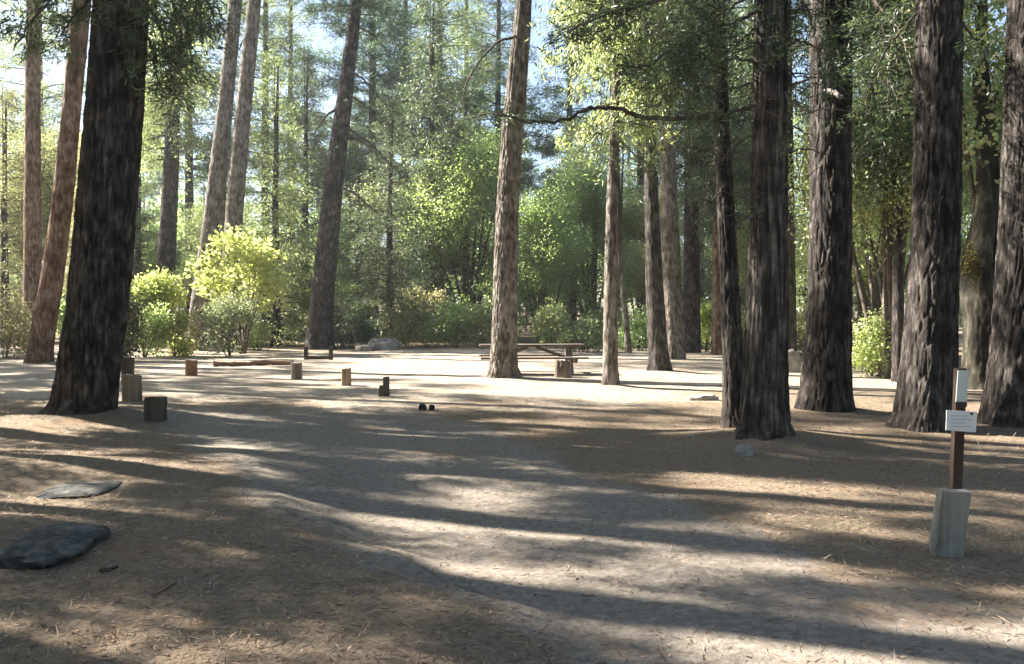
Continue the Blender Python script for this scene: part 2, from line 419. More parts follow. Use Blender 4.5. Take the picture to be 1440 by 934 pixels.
# ------------------------------------------------------------------ crowns (prototypes, local origin at crown base on the axis)
def conifer_crown(name, seed, H, R, leaf, whorl=.55, per=5, kind='pine', dens=1.0, z0=0., droop=.25, top_pow=.75, lod=0, bare=0.0, leafscale=1.0):
    rng = np.random.default_rng(seed); mb = MB(); C = []; D = []
    z = z0
    mb.tube([(0, 0, z0 - .3), (0, 0, z0 + H * .5), (0, 0, z0 + H)], [max(.05, H * .008), H * .005, .015], 6)
    while z < z0 + H - .3:
        t = (z - z0) / H
        env = (1 - t) ** top_pow * (.55 + .45 * min(1, t * 5 + .3))
        for b in range(per):
            if rng.random() < .16: continue
            L = max(.35, R * env * rng.uniform(.55, 1.15))
            az = rng.uniform(0, 2 * np.pi); up = rng.uniform(-.1, .35) + .5 * t
            u = np.linspace(0, 1, 6)[:, None]
            dirh = np.array([math.cos(az), math.sin(az), 0])
            side = np.array([-math.sin(az), math.cos(az), 0])
            P = np.array([0, 0, z]) + dirh * L * u + side * (u * u * rng.normal(0, .12) * L) + np.array([0, 0, 1.]) * (up * L * u - droop * L * u ** 2 * rng.uniform(.6, 1.8) + .18 * L * u ** 3)
            mb.tube(P, np.linspace(.012 + .011 * L, .006, 6), 4, cap=False)
            nt = max(3, int(L * 4.2 * dens))
            for k in range(nt):
                s = rng.uniform(.22 + bare, 1.0)
                p = np.array([np.interp(s, u[:, 0], P[:, c]) for c in range(3)])
                tl = L * .33 * (1.15 - s) + .18
                sd = side * rng.choice([-1, 1]) * rng.uniform(.5, 1) + dirh * rng.uniform(.3, 1)
                sd[2] += rng.uniform(-.35, .2) if kind == 'pine' else rng.uniform(-.75, -.05)
                sd /= np.linalg.norm(sd)
                m = max(1, int(round(tl / .3)))
                for q in range(1, m + 1):
                    C.append(p + sd * tl * q / m + rng.normal(0, .03, 3)); D.append(sd + [0, 0, .2 if kind == 'pine' else -.25])
            C.append(P[-1]); D.append(dirh + np.array([0, 0, .2]))
        z += whorl * rng.uniform(.75, 1.3)
    C = np.array(C); D = np.array(D)
    if kind == 'pine':
        k, l, w, sp = (11, .26, .035, .07) if lod == 0 else (13, .3, .034, .12)
        V, Q = leaf_quads(rng, C, D, k, l * leafscale, w * leafscale, sp, .8)
    else:
        k, l, w, sp = (14, .15, .028, .1) if lod == 0 else (14, .2, .045, .16)
        V, Q = leaf_quads(rng, C, D, k, l * leafscale, w * leafscale, sp, 1.1, .6)
    mb.add(V, Q, 1)
    return mb.mesh(name, [M['twig'], leaf])

def broad_crown(name, seed, H, R, leaf, nclump, k=26, L=.14, W=.085, base=.25, stems=7, hollow=.35, clump_r=.34, flat=.5, wood='twig', stem_r=.05, lobes=6, spread=(.25, .7), lobe_r=(.3, .55)):
    """bushy crown; z from 0 (ground) to H"""
    rng = np.random.default_rng(seed); mb = MB()
    # lobes give the uneven outline
    lob = []
    for i in range(lobes):
        a = rng.uniform(0, 2 * np.pi); rr = R * rng.uniform(*spread); zz = H * rng.uniform(base + .12, .88)
        taper = 1 - .45 * (zz / H)
        lob.append((np.array([math.cos(a) * rr * taper, math.sin(a) * rr * taper, zz]), R * rng.uniform(*lobe_r) * (.75 + .25 * taper)))
    lob.append((np.array([R * .1, 0, H * .78]), R * lobe_r[1] * .85))
    C = []
    per = int(nclump / len(lob)) + 1
    for c, r in lob:
        v = rng.normal(0, 1, (per, 3)); v /= np.linalg.norm(v, axis=1)[:, None]
        rad = r * (hollow + (1 - hollow) * rng.random(per) ** .5) * rng.uniform(.85, 1.2, per)
        q = c + v * rad[:, None] * [1, 1, .8]
        C.append(q)
    C = np.concatenate(C)
    C = C[C[:, 2] > H * base * .35]
    keep = fbm(C * 1.1 + seed, seed, 2) > .36
    C = C[keep]
    D = C - np.array([0, 0, H * .45]); D /= np.linalg.norm(D, axis=1)[:, None] + 1e-6
    V, Q = leaf_quads(rng, C, D * .5 + [0, 0, -.25], k, L, W, clump_r * .5, .5, flat)
    # stems
    for i in range(stems):
        c, r = lob[i % len(lob)]
        e = c + rng.normal(0, r * .3, 3)
        b0 = np.array([rng.normal(0, stem_r * 1.2), rng.normal(0, stem_r * 1.2), -.15])
        mid = b0 * .5 + e * .5 + rng.normal(0, .12 * R, 3) * [1, 1, .3]
        u = np.linspace(0, 1, 7)[:, None]
        P = (1 - u) ** 2 * b0 + 2 * u * (1 - u) * mid + u ** 2 * e
        mb.tube(P, np.linspace(stem_r, stem_r * .25, 7), 6, cap=False)
        for j in range(5):
            s = rng.uniform(.45, 1); p = np.array([np.interp(s, u[:, 0], P[:, cc]) for cc in range(3)])
            q = p + rng.normal(0, 1, 3) * r * .7
            mb.tube([p, (p + q) / 2 + rng.normal(0, .06, 3), q], [stem_r * .35, stem_r * .22, .006], 4, cap=False)
    mb.add(V, Q, 1)
    return mb.mesh(name, [M[wood], leaf])

PINE_CROWN = [conifer_crown('pine_crown', 11 + i, 17, 3.6, M['pine_leaf'], .65, 5, 'pine', 1.0, lod=1) for i in range(3)]
BLUE_CROWN = [conifer_crown('blue_pine_crown', 31 + i, 20, 3.6, M['blue_leaf'], .62, 5, 'pine', 1.05, lod=1, leafscale=1.15) for i in range(2)]
CEDAR_CROWN = [conifer_crown('cedar_crown', 51 + i, 15, 2.9, M['cedar_leaf'], .42, 6, 'cedar', .95, lod=1, droop=.4, top_pow=.7) for i in range(3)]
NEAR_CROWN = [conifer_crown('near_crown', 61 + i, 15, 2.9, M['cedar_leaf'], .5, 5, 'cedar', 1.1, lod=0, droop=.4, top_pow=.7) for i in range(2)]
OPEN_CROWN = [conifer_crown('open_crown', 65 + i, 15, 2.7, M['pine_leaf'], 1.75, 7, 'pine', 2.7, lod=1, droop=.2, top_pow=.35, leafscale=1.1) for i in range(3)]
BROAD = [broad_crown('broadleaf_crown', 71 + i, 10, 3.6, M['broad_leaf'], 1100, 48, .115, .062, .15, 9, clump_r=.6, stem_r=.09, lobes=13) for i in range(3)]
OAK = [broad_crown('oak_crown', 81 + i, 10, 3.6, M['oak_leaf'], 1100, 48, .11, .06, .2, 9, clump_r=.55, stem_r=.1, lobes=13) for i in range(2)]

# ------------------------------------------------------------------ the trees whose trunks stand in view
def px_path(rows, Y, H):
    """rows: (py, px, width px) from the base up -> local path points, radii, base point"""
    rows = sorted(rows, key=lambda r: -r[0])
    pts = [at(px, py, Y) for py, px, w in rows]
    rad = [w / F * Y / 2 for py, px, w in rows]
    b = pts[0].copy(); g = hz(b[0], b[1])
    base = np.array([b[0], b[1], g])
    loc = [p - base for p in pts]
    loc[0][2] = 0
    d = (loc[-1] - loc[-2]); d = d / max(d[2], 1e-6)
    if len(loc) > 2:
        d2 = loc[-1] - loc[len(loc) // 2]; d = d2 / d2[2]
    zt = loc[-1][2]
    z0 = [loc[0] + (loc[0] - loc[1]) / (loc[1][2]) * .3]
    P = [np.array([z0[0][0], z0[0][1], -.3])] + loc; W = [rad[0] * 1.12] + rad
    if H > zt + 1:
        P.append(loc[-1] + d * (H - zt) * np.array([.6, .6, 1])); W.append(rad[-1] * .35)
    return np.array(P), np.array(W), base

def tree(name, rows, Y, H, mat, seed, label, style='pine', near=1, crown=None, cz=None, cscale=1., cat='tree', group=None, cwide=1.):
    P, W, base = px_path(rows, Y, H)
    t = thing(name, base, label, cat, group)
    tr = link('trunk', trunk_mesh('trunk', P, W, P[-1][2], M[mat], seed, style, near), t)
    if crown is not None:
        z = cz if cz is not None else H * .42
        x, y = np.interp(z, P[:, 2], P[:, 0]), np.interp(z, P[:, 2], P[:, 1])
        c = link('crown', crown, t, (x, y, z))
        x2, y2 = np.interp(H, P[:, 2], P[:, 0]), np.interp(H, P[:, 2], P[:, 1])
        c.rotation_euler = Vector((x2 - x, y2 - y, H - z)).to_track_quat('Z', 'Y').to_euler()
        c.rotation_euler.rotate_axis('Z', seed * 1.7)
        hc = (H - z) / float(max(v.co.z for v in crown.vertices[:30]))
        c.scale = (cscale * cwide, cscale * cwide, hc * 1.02)
    return t, P, W, base

PT = 'tall conifers whose trunks stand around the clearing'
T = {}
def addT(key, *a, **k):
    k.setdefault('group', PT)
    T[key] = tree(*a, **k)

addT('left', 'pine_tree', [(593, 113, 94), (565, 118, 87), (520, 124, 85), (440, 136, 82), (300, 149, 80), (150, 161, 76), (0, 171, 72)], 12.55, 31, 'bark_pine', 3,
     'massive dark pine with furrowed bark leaning right at the left foreground', near=2, crown=PINE_CROWN[0], cz=9.5, cscale=1.35)
addT('rust', 'pine_tree', [(512, 54, 36), (480, 58, 33), (400, 72, 31), (300, 86, 28), (150, 101, 25), (0, 115, 25)], 26.7, 35, 'bark_red', 5,
     'reddish brown sunlit pine trunk leaning right, just left of the massive dark pine', crown=PINE_CROWN[1], cz=21)
addT('far_left', 'pine_tree', [(492, 45, 26), (350, 46, 23), (150, 46, 20), (0, 47, 18)], 37, 34, 'bark_red', 6,
     'straight brown pine at the far left, partly behind the reddish leaning trunk', crown=PINE_CROWN[2], cz=20)
addT('back_left', 'pine_tree', [(486, 231, 27), (380, 233, 25), (250, 240, 22), (150, 244, 18), (0, 250, 15)], 42, 27, 'bark_pine', 7,
     'dark upright pine behind the yellow green bushes, right of the massive left trunk', crown=CEDAR_CROWN[0], cz=9)
addT('twin_a', 'pine_tree', [(490, 274, 30), (430, 281, 26), (300, 299, 24), (150, 316, 20), (0, 331, 17)], 36, 33, 'bark_grey', 8,
     'left one of two slim grey pines leaning right behind the yellow maple', crown=BLUE_CROWN[0], cz=17)
addT('twin_b', 'pine_tree', [(490, 316, 27), (330, 327, 24), (150, 343, 22), (0, 358, 19)], 38, 33, 'bark_grey', 9,
     'right one of two slim grey pines leaning right behind the yellow maple', crown=BLUE_CROWN[1], cz=18)
addT('sapling', 'pine_tree', [(488, 303, 9), (250, 315, 8), (0, 338, 6)], 44, 24, 'bark_grey', 10,
     'very thin pole tree seen between the two slim grey leaning pines', near=0, crown=PINE_CROWN[1], cz=17, cscale=.5)
addT('leaner', 'pine_tree', [(488, 448, 42), (460, 450, 36), (400, 455, 33), (250, 470, 27), (120, 487, 21), (0, 501, 17)], 40, 31, 'bark_pine', 11,
     'tall brown pine leaning right with bare drooping branches, behind the low black rack', crown=BLUE_CROWN[1], cz=15, cscale=.9)
addT('centre', 'pine_tree', [(533, 707, 48), (515, 708, 40), (480, 709, 36), (300, 713, 33), (160, 722, 30), (80, 730, 28), (0, 738, 22)], 20.6, 28, 'bark_grey', 12,
     'central pine with sunlit left side, standing before the picnic table', crown=PINE_CROWN[2], cz=12.5, near=2, cscale=.9)
addT('slim', 'pine_tree', [(545, 858, 27), (525, 858, 22), (400, 859, 20), (280, 861, 17), (150, 865, 13), (0, 868, 9)], 18.3, 19, 'bark_grey', 13,
     'slim pine with peeling bark standing just right of the picnic table', crown=CEDAR_CROWN[1], cz=5.6, cscale=.6)
addT('pale_pole', 'young_tree', [(496, 884, 10), (420, 878, 8), (360, 871, 7), (250, 866, 6)], 34, 12, 'bark_grey', 14,
     'thin pale sapling trunk leaning left behind the slim pine', near=0, crown=BROAD[1], cz=3.5, cscale=.45)
addT('pair_a', 'pine_tree', [(523, 928, 36), (500, 926, 29), (400, 920, 25), (300, 917, 21), (200, 914, 18), (0, 908, 14)], 23, 25, 'bark_pine', 15,
     'grey pine leaning slightly left, in front of the pale straight pine', crown=CEDAR_CROWN[2], cz=7.5, cscale=.8)
addT('pair_b', 'pine_tree', [(504, 948, 34), (400, 945, 27), (250, 940, 23), (80, 934, 17), (0, 931, 15)], 29.5, 27, 'bark_grey', 16,
     'pale straight pine with sunlit bark right of the grey leaning pine', crown=PINE_CROWN[0], cz=11, cscale=.8)
addT('dark_mid', 'cedar_tree', [(498, 973, 26), (400, 973, 23), (280, 972, 20), (0, 972, 15)], 34, 24, 'bark_pine', 17,
     'dark straight trunk in shade right of the pale straight pine', crown=CEDAR_CROWN[0], cz=7, cscale=.9)
addT('red_far', 'cedar_tree', [(502, 1008, 16), (400, 1008, 12), (200, 1008, 10)], 32, 17, 'bark_red', 18,
     'thin reddish trunk far behind the near leaning tree', near=0, crown=CEDAR_CROWN[1], cz=5, cscale=.6)
addT('near_lean', 'cedar_tree', [(606, 1036, 46), (570, 1034, 36), (500, 1031, 30), (400, 1026, 27), (300, 1021, 25), (150, 1014, 22), (0, 1010, 20)], 11.6, 17, 'bark_pine', 19,
     'narrow dark trunk leaning left, hugging the fluted cedar', near=2, crown=NEAR_CROWN[1], cz=7.4, cscale=.7)
addT('cedar', 'cedar_tree', [(628, 1070, 76), (600, 1072, 68), (540, 1075, 62), (450, 1078, 57), (300, 1081, 51), (150, 1083, 47), (0, 1084, 43)], 10.25, 23, 'bark_cedar', 20,
     'fluted cedar with flared base at centre right, small pale stone at its foot', 'cedar', near=2, crown=NEAR_CROWN[1], cz=8, cscale=1.1)
addT('behind_cedar', 'cedar_tree', [(522, 1106, 30), (450, 1107, 24), (300, 1106, 22), (0, 1104, 17)], 24, 22, 'bark_cedar', 21,
     'brown trunk half hidden behind the fluted cedar', 'cedar', crown=CEDAR_CROWN[1], cz=7.5, cscale=.8)
addT('right_a', 'pine_tree', [(580, 1160, 77), (555, 1161, 71), (500, 1164, 65), (400, 1167, 60), (300, 1168, 57), (150, 1168, 57), (0, 1169, 58)], 13.7, 29, 'bark_pine', 22,
     'thick dark pine between the fluted cedar and the sign, with a pale snapped stub', near=2, crown=NEAR_CROWN[1], cz=9.5, cscale=1.1)
addT('thin_right', 'cedar_tree', [(541, 1263, 18), (400, 1263, 15), (250, 1262, 13), (0, 1260, 10)], 20, 15, 'bark_pine', 23,
     'thin dark trunk just left of the thick pine behind the sign', crown=CEDAR_CROWN[2], cz=4.6, cscale=.6)
addT('right_b', 'pine_tree', [(608, 1300, 88), (580, 1302, 82), (520, 1306, 75), (400, 1312, 66), (300, 1317, 64), (150, 1319, 62), (0, 1321, 61)], 11.5, 29, 'bark_pine', 24,
     'thick furrowed pine directly behind the sign post', near=2, crown=NEAR_CROWN[1], cz=9, cscale=1.1)
addT('right_edge', 'pine_tree', [(607, 1426, 92), (570, 1428, 84), (500, 1434, 78), (400, 1441, 74), (300, 1446, 72), (150, 1450, 70), (0, 1455, 68)], 11.7, 29, 'bark_pine', 25,
     'thick furrowed pine cut by the right edge of the picture', near=2, crown=NEAR_CROWN[0], cz=9, cscale=1.1)

# gnarled mossy tree between the two right pines
t, P, W, base = tree('oak_tree', [(548, 1382, 56), (500, 1380, 48), (440, 1380, 50), (400, 1372, 46), (370, 1374, 42), (300, 1386, 36), (240, 1388, 30), (100, 1380, 20)], 18, 9, 'bark_moss', 26,
     'gnarled dark oak with a yellow moss patch, between the two thickest right pines', 'gnarl', 1, None)
mb = MB()
a0 = at(1380, 450, 18) - base; mb.tube([a0, at(1397, 420, 17.9) - base, at(1408, 370, 18) - base, at(1412, 300, 18.2) - base, at(1420, 200, 18.5) - base], [.22, .2, .17, .14, .08], 10)
link('limb', mb.mesh('limb', M['bark_moss']), t)
bc = link('crown', broad_crown('gnarled_oak_crown', 301, 7, 3, M['oak_leaf'], 420, 26, .13, .09, .1, 6, clump_r=.45, lobes=8), t, (0, .3, 3.6))
rng = np.random.default_rng(5)
mb = MB(); c = at(1367, 372, 17.62) - base
C = c + rng.normal(0, 1, (70, 3)) * [.07, .03, .15]
V, Q = leaf_quads(rng, C, np.tile([0, -.3, -.6], (70, 1)), 14, .07, .03, .03); mb.add(V, Q)
link('moss_patch', mb.mesh('moss_patch', M['moss']), t)

def releaf(o, mat):
    for c in [o] + list(o.children):
        if c.type == 'MESH' and len(c.material_slots) == 2:
            c.material_slots[1].link = 'OBJECT'; c.material_slots[1].material = M[mat]
for k, m in (('rust', 'sunlit_leaf'), ('far_left', 'sunlit_leaf'), ('pair_b', 'sunlit_leaf')): releaf(T[k][0], m)

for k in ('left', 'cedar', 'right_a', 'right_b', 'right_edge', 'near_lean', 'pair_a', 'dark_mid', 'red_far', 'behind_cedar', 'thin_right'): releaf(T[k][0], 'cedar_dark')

# ------------------------------------------------------------------ branches in view on the near trees
def branch(key, pts, w0, w1, seed, leaf='cedar_dark', foliage=1.0, dead=False, Yt=None, sub=1.0, hang=.3, start=.3, tl=(.35, .9), lsz=1.):
    """pts: (px,py,Y) from the trunk outward; w in px at the first Y"""
    t, P, W, base = T[key]
    rng = np.random.default_rng(seed)
    Pp = np.array([at(*p) for p in pts]) - base
    n = max(12, len(Pp) * 6)
    s = np.linspace(0, len(Pp) - 1, n); idx = np.arange(len(Pp))
    Q = np.stack([np.interp(s, idx, Pp[:, c]) for c in range(3)], -1)
    k = np.hanning(7); k /= k.sum()
    Q = np.stack([np.convolve(np.pad(Q[:, c], 3, mode='reflect', reflect_type='odd'), k, 'valid') for c in range(3)], -1)
    L = np.linalg.norm(np.diff(Q, axis=0), axis=1).sum()
    Q = Q + rng.normal(0, .012, Q.shape)
    Y0 = pts[0][2]; r = np.linspace(w0, w1, n) / F * Y0 / 2
    mb = MB(); mb.tube(Q, r, 8)
    C = []; D = []
    nt = int(L * 7 * sub)
    for i in range(nt):
        f = rng.uniform(start, 1); p = np.array([np.interp(f * (n - 1), np.arange(n), Q[:, c]) for c in range(3)])
        d = rng.normal(0, 1, 3); d[2] = d[2] * .5 - hang; d /= np.linalg.norm(d)
        l = rng.uniform(*tl) * (1.2 - .5 * f)
        e = p + d * l; m1 = (p + e) / 2 + np.array([0, 0, .08 * l])
        mb.tube([p, m1, e], [max(.004, r[-1] * .7), .005, .003], 4, cap=False)
        if foliage > 0:
            for q in np.linspace(.35, 1, max(2, int(l / .13))):
                if rng.random() < foliage:
                    C.append(p * (1 - q) + e * q + rng.normal(0, .05, 3)); D.append(d)
    mats = [M['deadwood' if dead else 'twig']]
    if C:
        V, Qq = leaf_quads(rng, np.array(C), np.array(D), 14, .11 * lsz, .017 * lsz, .05, .9); mb.add(V, Qq, 1); mats.append(M[leaf])
    link('branch', mb.mesh('branch', mats), t)

branch('near_lean', [(1016, 158, 11.5), (960, 168, 11.4), (905, 166, 11.2), (862, 150, 11.1), (825, 152, 11), (790, 171, 10.9), (740, 171, 10.8), (703, 158, 10.7)], 8, 2.5, 1, foliage=.5, sub=.7, start=.2)
branch('cedar', [(1066, 148, 10.2), (1030, 158, 10.3), (985, 170, 10.5), (950, 166, 10.6)], 6, 3, 2, foliage=.35, sub=.6)
branch('cedar', [(1066, 15, 10.2), (1020, 35, 10.1), (970, 55, 10), (915, 90, 9.9), (870, 100, 9.8)], 6, 2, 3, 'cedar_dark', foliage=.75, sub=1.5)
branch('cedar', [(1066, -30, 10.2), (1000, -20, 10), (930, 0, 9.8), (850, 20, 9.6), (800, 45, 9.5)], 7, 2, 4, 'cedar_dark', foliage=.9, sub=2.0, start=.2)
branch('cedar', [(1066, 112, 10.2), (1040, 122, 10), (1005, 128, 9.8), (960, 100, 9.7)], 4, 1.5, 5, foliage=.1, sub=.8)
branch('cedar', [(1066, 130, 10.2), (1045, 160, 10.1), (1020, 190, 10)], 3, 1.2, 6, foliage=0, sub=1)
branch('cedar', [(1098, 50, 10.2), (1135, 60, 10), (1165, 72, 9.9), (1190, 95, 9.8)], 4, 1.5, 7, foliage=.15, sub=1)
branch('cedar', [(1098, 120, 10.2), (1112, 148, 10), (1135, 158, 9.8), (1170, 150, 9.8)], 4, 1.5, 8, foliage=0, sub=.7, dead=True)
branch('cedar', [(1066, 215, 10.2), (1040, 225, 10), (1010, 215, 9.8)], 3, 1.2, 9, foliage=.1, sub=1)
branch('cedar', [(1098, 212, 10.2), (1130, 210, 10), (1170, 218, 9.9)], 3, 1.2, 10, foliage=.1, sub=1)
branch('near_lean', [(1008, 60, 11.5), (985, 40, 11.3), (950, 30, 11.1), (890, 60, 10.9)], 4, 1.5, 11, foliage=.5, sub=1.2)
for i, (x0, y0, x1, y1, x2, y2) in enumerate([(1066, 185, 1030, 205, 1000, 250), (1066, 60, 1035, 75, 1005, 70), (1066, 255, 1045, 275, 1020, 270), (1066, 90, 1025, 80, 985, 110),
        (1098, 85, 1120, 110, 1138, 108), (1098, 175, 1125, 180, 1140, 200), (1098, 20, 1130, 12, 1165, 20), (1066, 300, 1048, 305, 1035, 325), (1098, 270, 1118, 262, 1135, 275)]):
    branch('cedar', [(x0, y0, 10.2), (x1, y1, 10), (x2, y2, 9.85)], 4 - (i % 3) * .6, 1.2, 60 + i, foliage=0.06, sub=1.2, hang=.15, tl=(.25, .7))
for i, pts in enumerate([[(1066, -10, 10.2), (1010, 20, 10), (960, 90, 9.8), (925, 150, 9.7)], [(1066, 40, 10.2), (1020, 70, 10), (975, 130, 9.8)], [(1098, -30, 10.2), (1130, 0, 10), (1150, 60, 9.8), (1155, 110, 9.7)]]):
    branch('cedar', pts, 4, 1.4, 95 + i, foliage=.8, sub=1.7, start=.2)
for i, pts in enumerate([[(1190, -60, 13.5), (1225, -20, 13.2), (1245, 60, 13), (1250, 150, 12.9)], [(1190, 60, 13.5), (1215, 90, 13.3), (1235, 160, 13.2)]]):
    branch('right_a', pts, 4, 1.4, 105 + i, foliage=.8, sub=1.7, start=.2)
for i, (x0, y0, x1, y1, x2, y2) in enumerate([(1010, 100, 985, 95, 950, 120), (1016, 200, 990, 215, 965, 205), (1020, 260, 1000, 285, 985, 280), (1012, 30, 980, 20, 955, 45)]):
    branch('near_lean', [(x0, y0, 11.5), (x1, y1, 11.3), (x2, y2, 11.1)], 3.2, 1.2, 80 + i, foliage=0.1, sub=1.2, hang=.15, tl=(.25, .7))
branch('right_a', [(1190, 18, 13.5), (1225, 28, 13.3), (1260, 36, 13.2), (1292, 46, 13.1)], 6, 3, 12, foliage=0, sub=.25, dead=True)
branch('right_a', [(1160, 126, 13.42), (1172, 130, 13.2), (1184, 137, 13.1)], 8, 6, 13, foliage=0, sub=0, dead=True)
branch('right_a', [(1190, -20, 13.5), (1230, 0, 13), (1270, 50, 12.5), (1285, 110, 12.2)], 6, 2, 14, 'cedar_dark', foliage=.8, sub=1.6)
branch('right_b', [(1290, 20, 11.5), (1250, 60, 11.7), (1225, 110, 11.9), (1215, 170, 12)], 4, 1.5, 15, 'cedar_dark', foliage=.6, sub=1.4)
branch('right_b', [(1352, 30, 11.5), (1375, 60, 11.6), (1395, 110, 11.8)], 4, 1.5, 16, 'cedar_dark', foliage=.8, sub=2)
for i, (x0, y0, x1, y1) in enumerate([(482, 92, 545, 150), (480, 128, 540, 178), (476, 172, 565, 248), (474, 185, 540, 225), (497, 35, 548, 75), (470, 260, 530, 300), (478, 150, 440, 190)]):
    branch('leaner', [(x0, y0, 40), ((x0 + x1) / 2, (y0 + y1) / 2 - 8, 39.5), (x1, y1, 39)], 4, 1.6, 20 + i, foliage=0.12, sub=.8, tl=(.5, 1.2), lsz=2)
branch('centre', [(728, 52, 20.4), (700, 58, 20.2), (672, 88, 20), (655, 120, 19.9), (648, 148, 19.8)], 4, 1.5, 30, foliage=.3, sub=.8)
branch('centre', [(712, 165, 20.3), (690, 158, 20), (660, 168, 19.8), (630, 172, 19.6)], 3.5, 1.2, 31, foliage=.6, sub=1.2)
branch('slim', [(862, 190, 18.2), (890, 215, 18), (915, 250, 17.8)], 3, 1, 32, 'cedar_dark', foliage=.6, sub=1.6)
branch('slim', [(862, 160, 18.2), (835, 190, 18), (800, 230, 17.8)], 3, 1, 33, 'cedar_dark', foliage=.6, sub=1.6)
# foliage hanging beside the big left trunk
for i, pts in enumerate([[(195, -40, 12.4), (235, -10, 12.2), (262, 40, 12), (272, 90, 11.9)], [(198, -10, 12.4), (225, 40, 12.2), (240, 90, 12.1), (246, 135, 12)],
                         [(195, 20, 12.4), (215, 70, 12.2), (222, 120, 12.1)], [(195, -60, 12.4), (250, -50, 12), (290, -20, 11.8), (300, 30, 11.7)],
                         [(140, -40, 12.3), (90, -20, 12), (50, 20, 11.8), (20, 70, 11.6)], [(135, -70, 12.3), (90, -60, 12), (30, -40, 11.8), (-20, 0, 11.6)],
                         [(135, -10, 12.3), (105, 20, 12.1), (85, 50, 12)], [(195, -80, 12.4), (240, -70, 12), (270, -30, 11.8), (285, 60, 11.7)]]):
    branch('left', pts, 5, 1.6, 40 + i, 'cedar_dark', foliage=.95, sub=2.4, start=.12, tl=(.3, .75), lsz=1.15)

# ------------------------------------------------------------------ the wood at the clearing's edge
def copy_tree(proto_mesh, name, px, Y, H, wide, label, cat, seed, group, hproto, trunk_r=.0, cz=0., bark='bark_pine'):
    x = at(px, 480, Y)[0]; z = hz(x, Y)
    t = thing(name, (x, Y, z), label, cat, group)
    if trunk_r:
        P = np.array([[0, 0, -.3], [0, 0, H * .5], [.2, 0, H * .96]]); W = [trunk_r * 1.2, trunk_r * .7, .03]
        link('trunk', trunk_mesh('trunk', P, np.array(W), H * .96, M[bark], seed, 'pine', 0), t)
    c = link('crown', proto_mesh, t, (0, 0, cz))
    s = (H - cz) / hproto
    c.scale = (wide * s, wide * s, s); c.rotation_euler = (0, 0, seed * 1.37)
    return t

GC = 'leafy conifers along the back edge of the clearing'
con = [(388, 42, 14.5, 1.0, 'full green conifer behind the yellow maple, left of the tall pine with drooping bare branches'),
       (548, 42, 12.5, 1.15, 'bushy dark conifer just right of the tall pine with drooping bare branches'),
       (606, 46, 19, .9, 'narrow dark conifer left of the central pine, over the dark thicket'),
       (196, 46, 12, 1.0, 'green conifer seen right of the massive left trunk'),
       (505, 54, 13, .95, 'tall conifer far behind the tall pine with drooping bare branches'),
       (806, 50, 13, 1.0, 'green conifer far behind the right end of the picnic table'),
       (985, 47, 14, 1.0, 'conifer far behind the dark straight trunk in shade'),
       (1022, 40, 10, 1.0, 'small conifer far behind the narrow leaning trunk by the fluted cedar'),
       (8, 43, 13, 1.1, 'pale sunlit conifer at the far left edge'),
       (125, 40, 10, 1.1, 'low conifer behind the reddish leaning trunk'),
       (430, 50, 17, .9, 'conifer behind and left of the tall pine with drooping bare branches'),
       (1128, 38, 11, 1.0, 'conifer seen through the gap right of the fluted cedar')]
for i, (px, Y, H, wd, lab) in enumerate(con):
    t = copy_tree(CEDAR_CROWN[i % 3], 'conifer_tree', px, Y, H, wd, lab, 'tree', 100 + i, GC, 15., .012 * H + .05, .4)
    if px in (8, 125): releaf(t, 'sunlit_leaf')
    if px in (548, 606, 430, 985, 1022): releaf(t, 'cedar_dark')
GB = 'broadleaf trees along the back edge of the clearing'
bro = [(655, 46, 12, .95, 0, 'bright yellow green broadleaf tree left of the central pine'),
       (762, 43, 8.5, 1.0, 0, 'light green broadleaf tree behind the picnic table'),
       (835, 46, 11, .9, 0, 'pale green broadleaf tree behind the slim pine'),
       (905, 44, 9, 1.0, 1, 'green broadleaf tree behind the grey leaning pine'),
       (575, 48, 9, 1.2, 1, 'dull green broadleaf tree behind the pale boulder heap'),
       (1232, 27, 9, .95, 0, 'bright green broadleaf tree in the gap left of the pine behind the sign'),
       (1250, 21, 10.5, .8, 1, 'brown tinged oak above the gap left of the pine behind the sign'),
       (1392, 30, 11, .9, 0, 'light green broadleaf tree behind the gnarled dark oak'),
       (1060, 33, 9, .9, 1, 'green oak behind the narrow leaning trunk'),
       (70, 47, 12, 1.1, 0, 'pale broadleaf tree far behind the reddish leaning trunk'),
       (300, 50, 8, 1.2, 1, 'green broadleaf tree far behind the two slim grey pines')]
for i, (px, Y, H, wd, kind, lab) in enumerate(bro):
    t = copy_tree((OAK if kind else BROAD)[i % 2], 'broadleaf_tree', px, Y, H, wd, lab, 'tree', 200 + i, GB, 10., .05 + .01 * H, 0, 'bark_grey')
    if px in (655, 762, 1232): releaf(t, 'lime_leaf')
    if px == 70: releaf(t, 'sunlit_leaf')
GP = 'tall pines far behind the clearing'
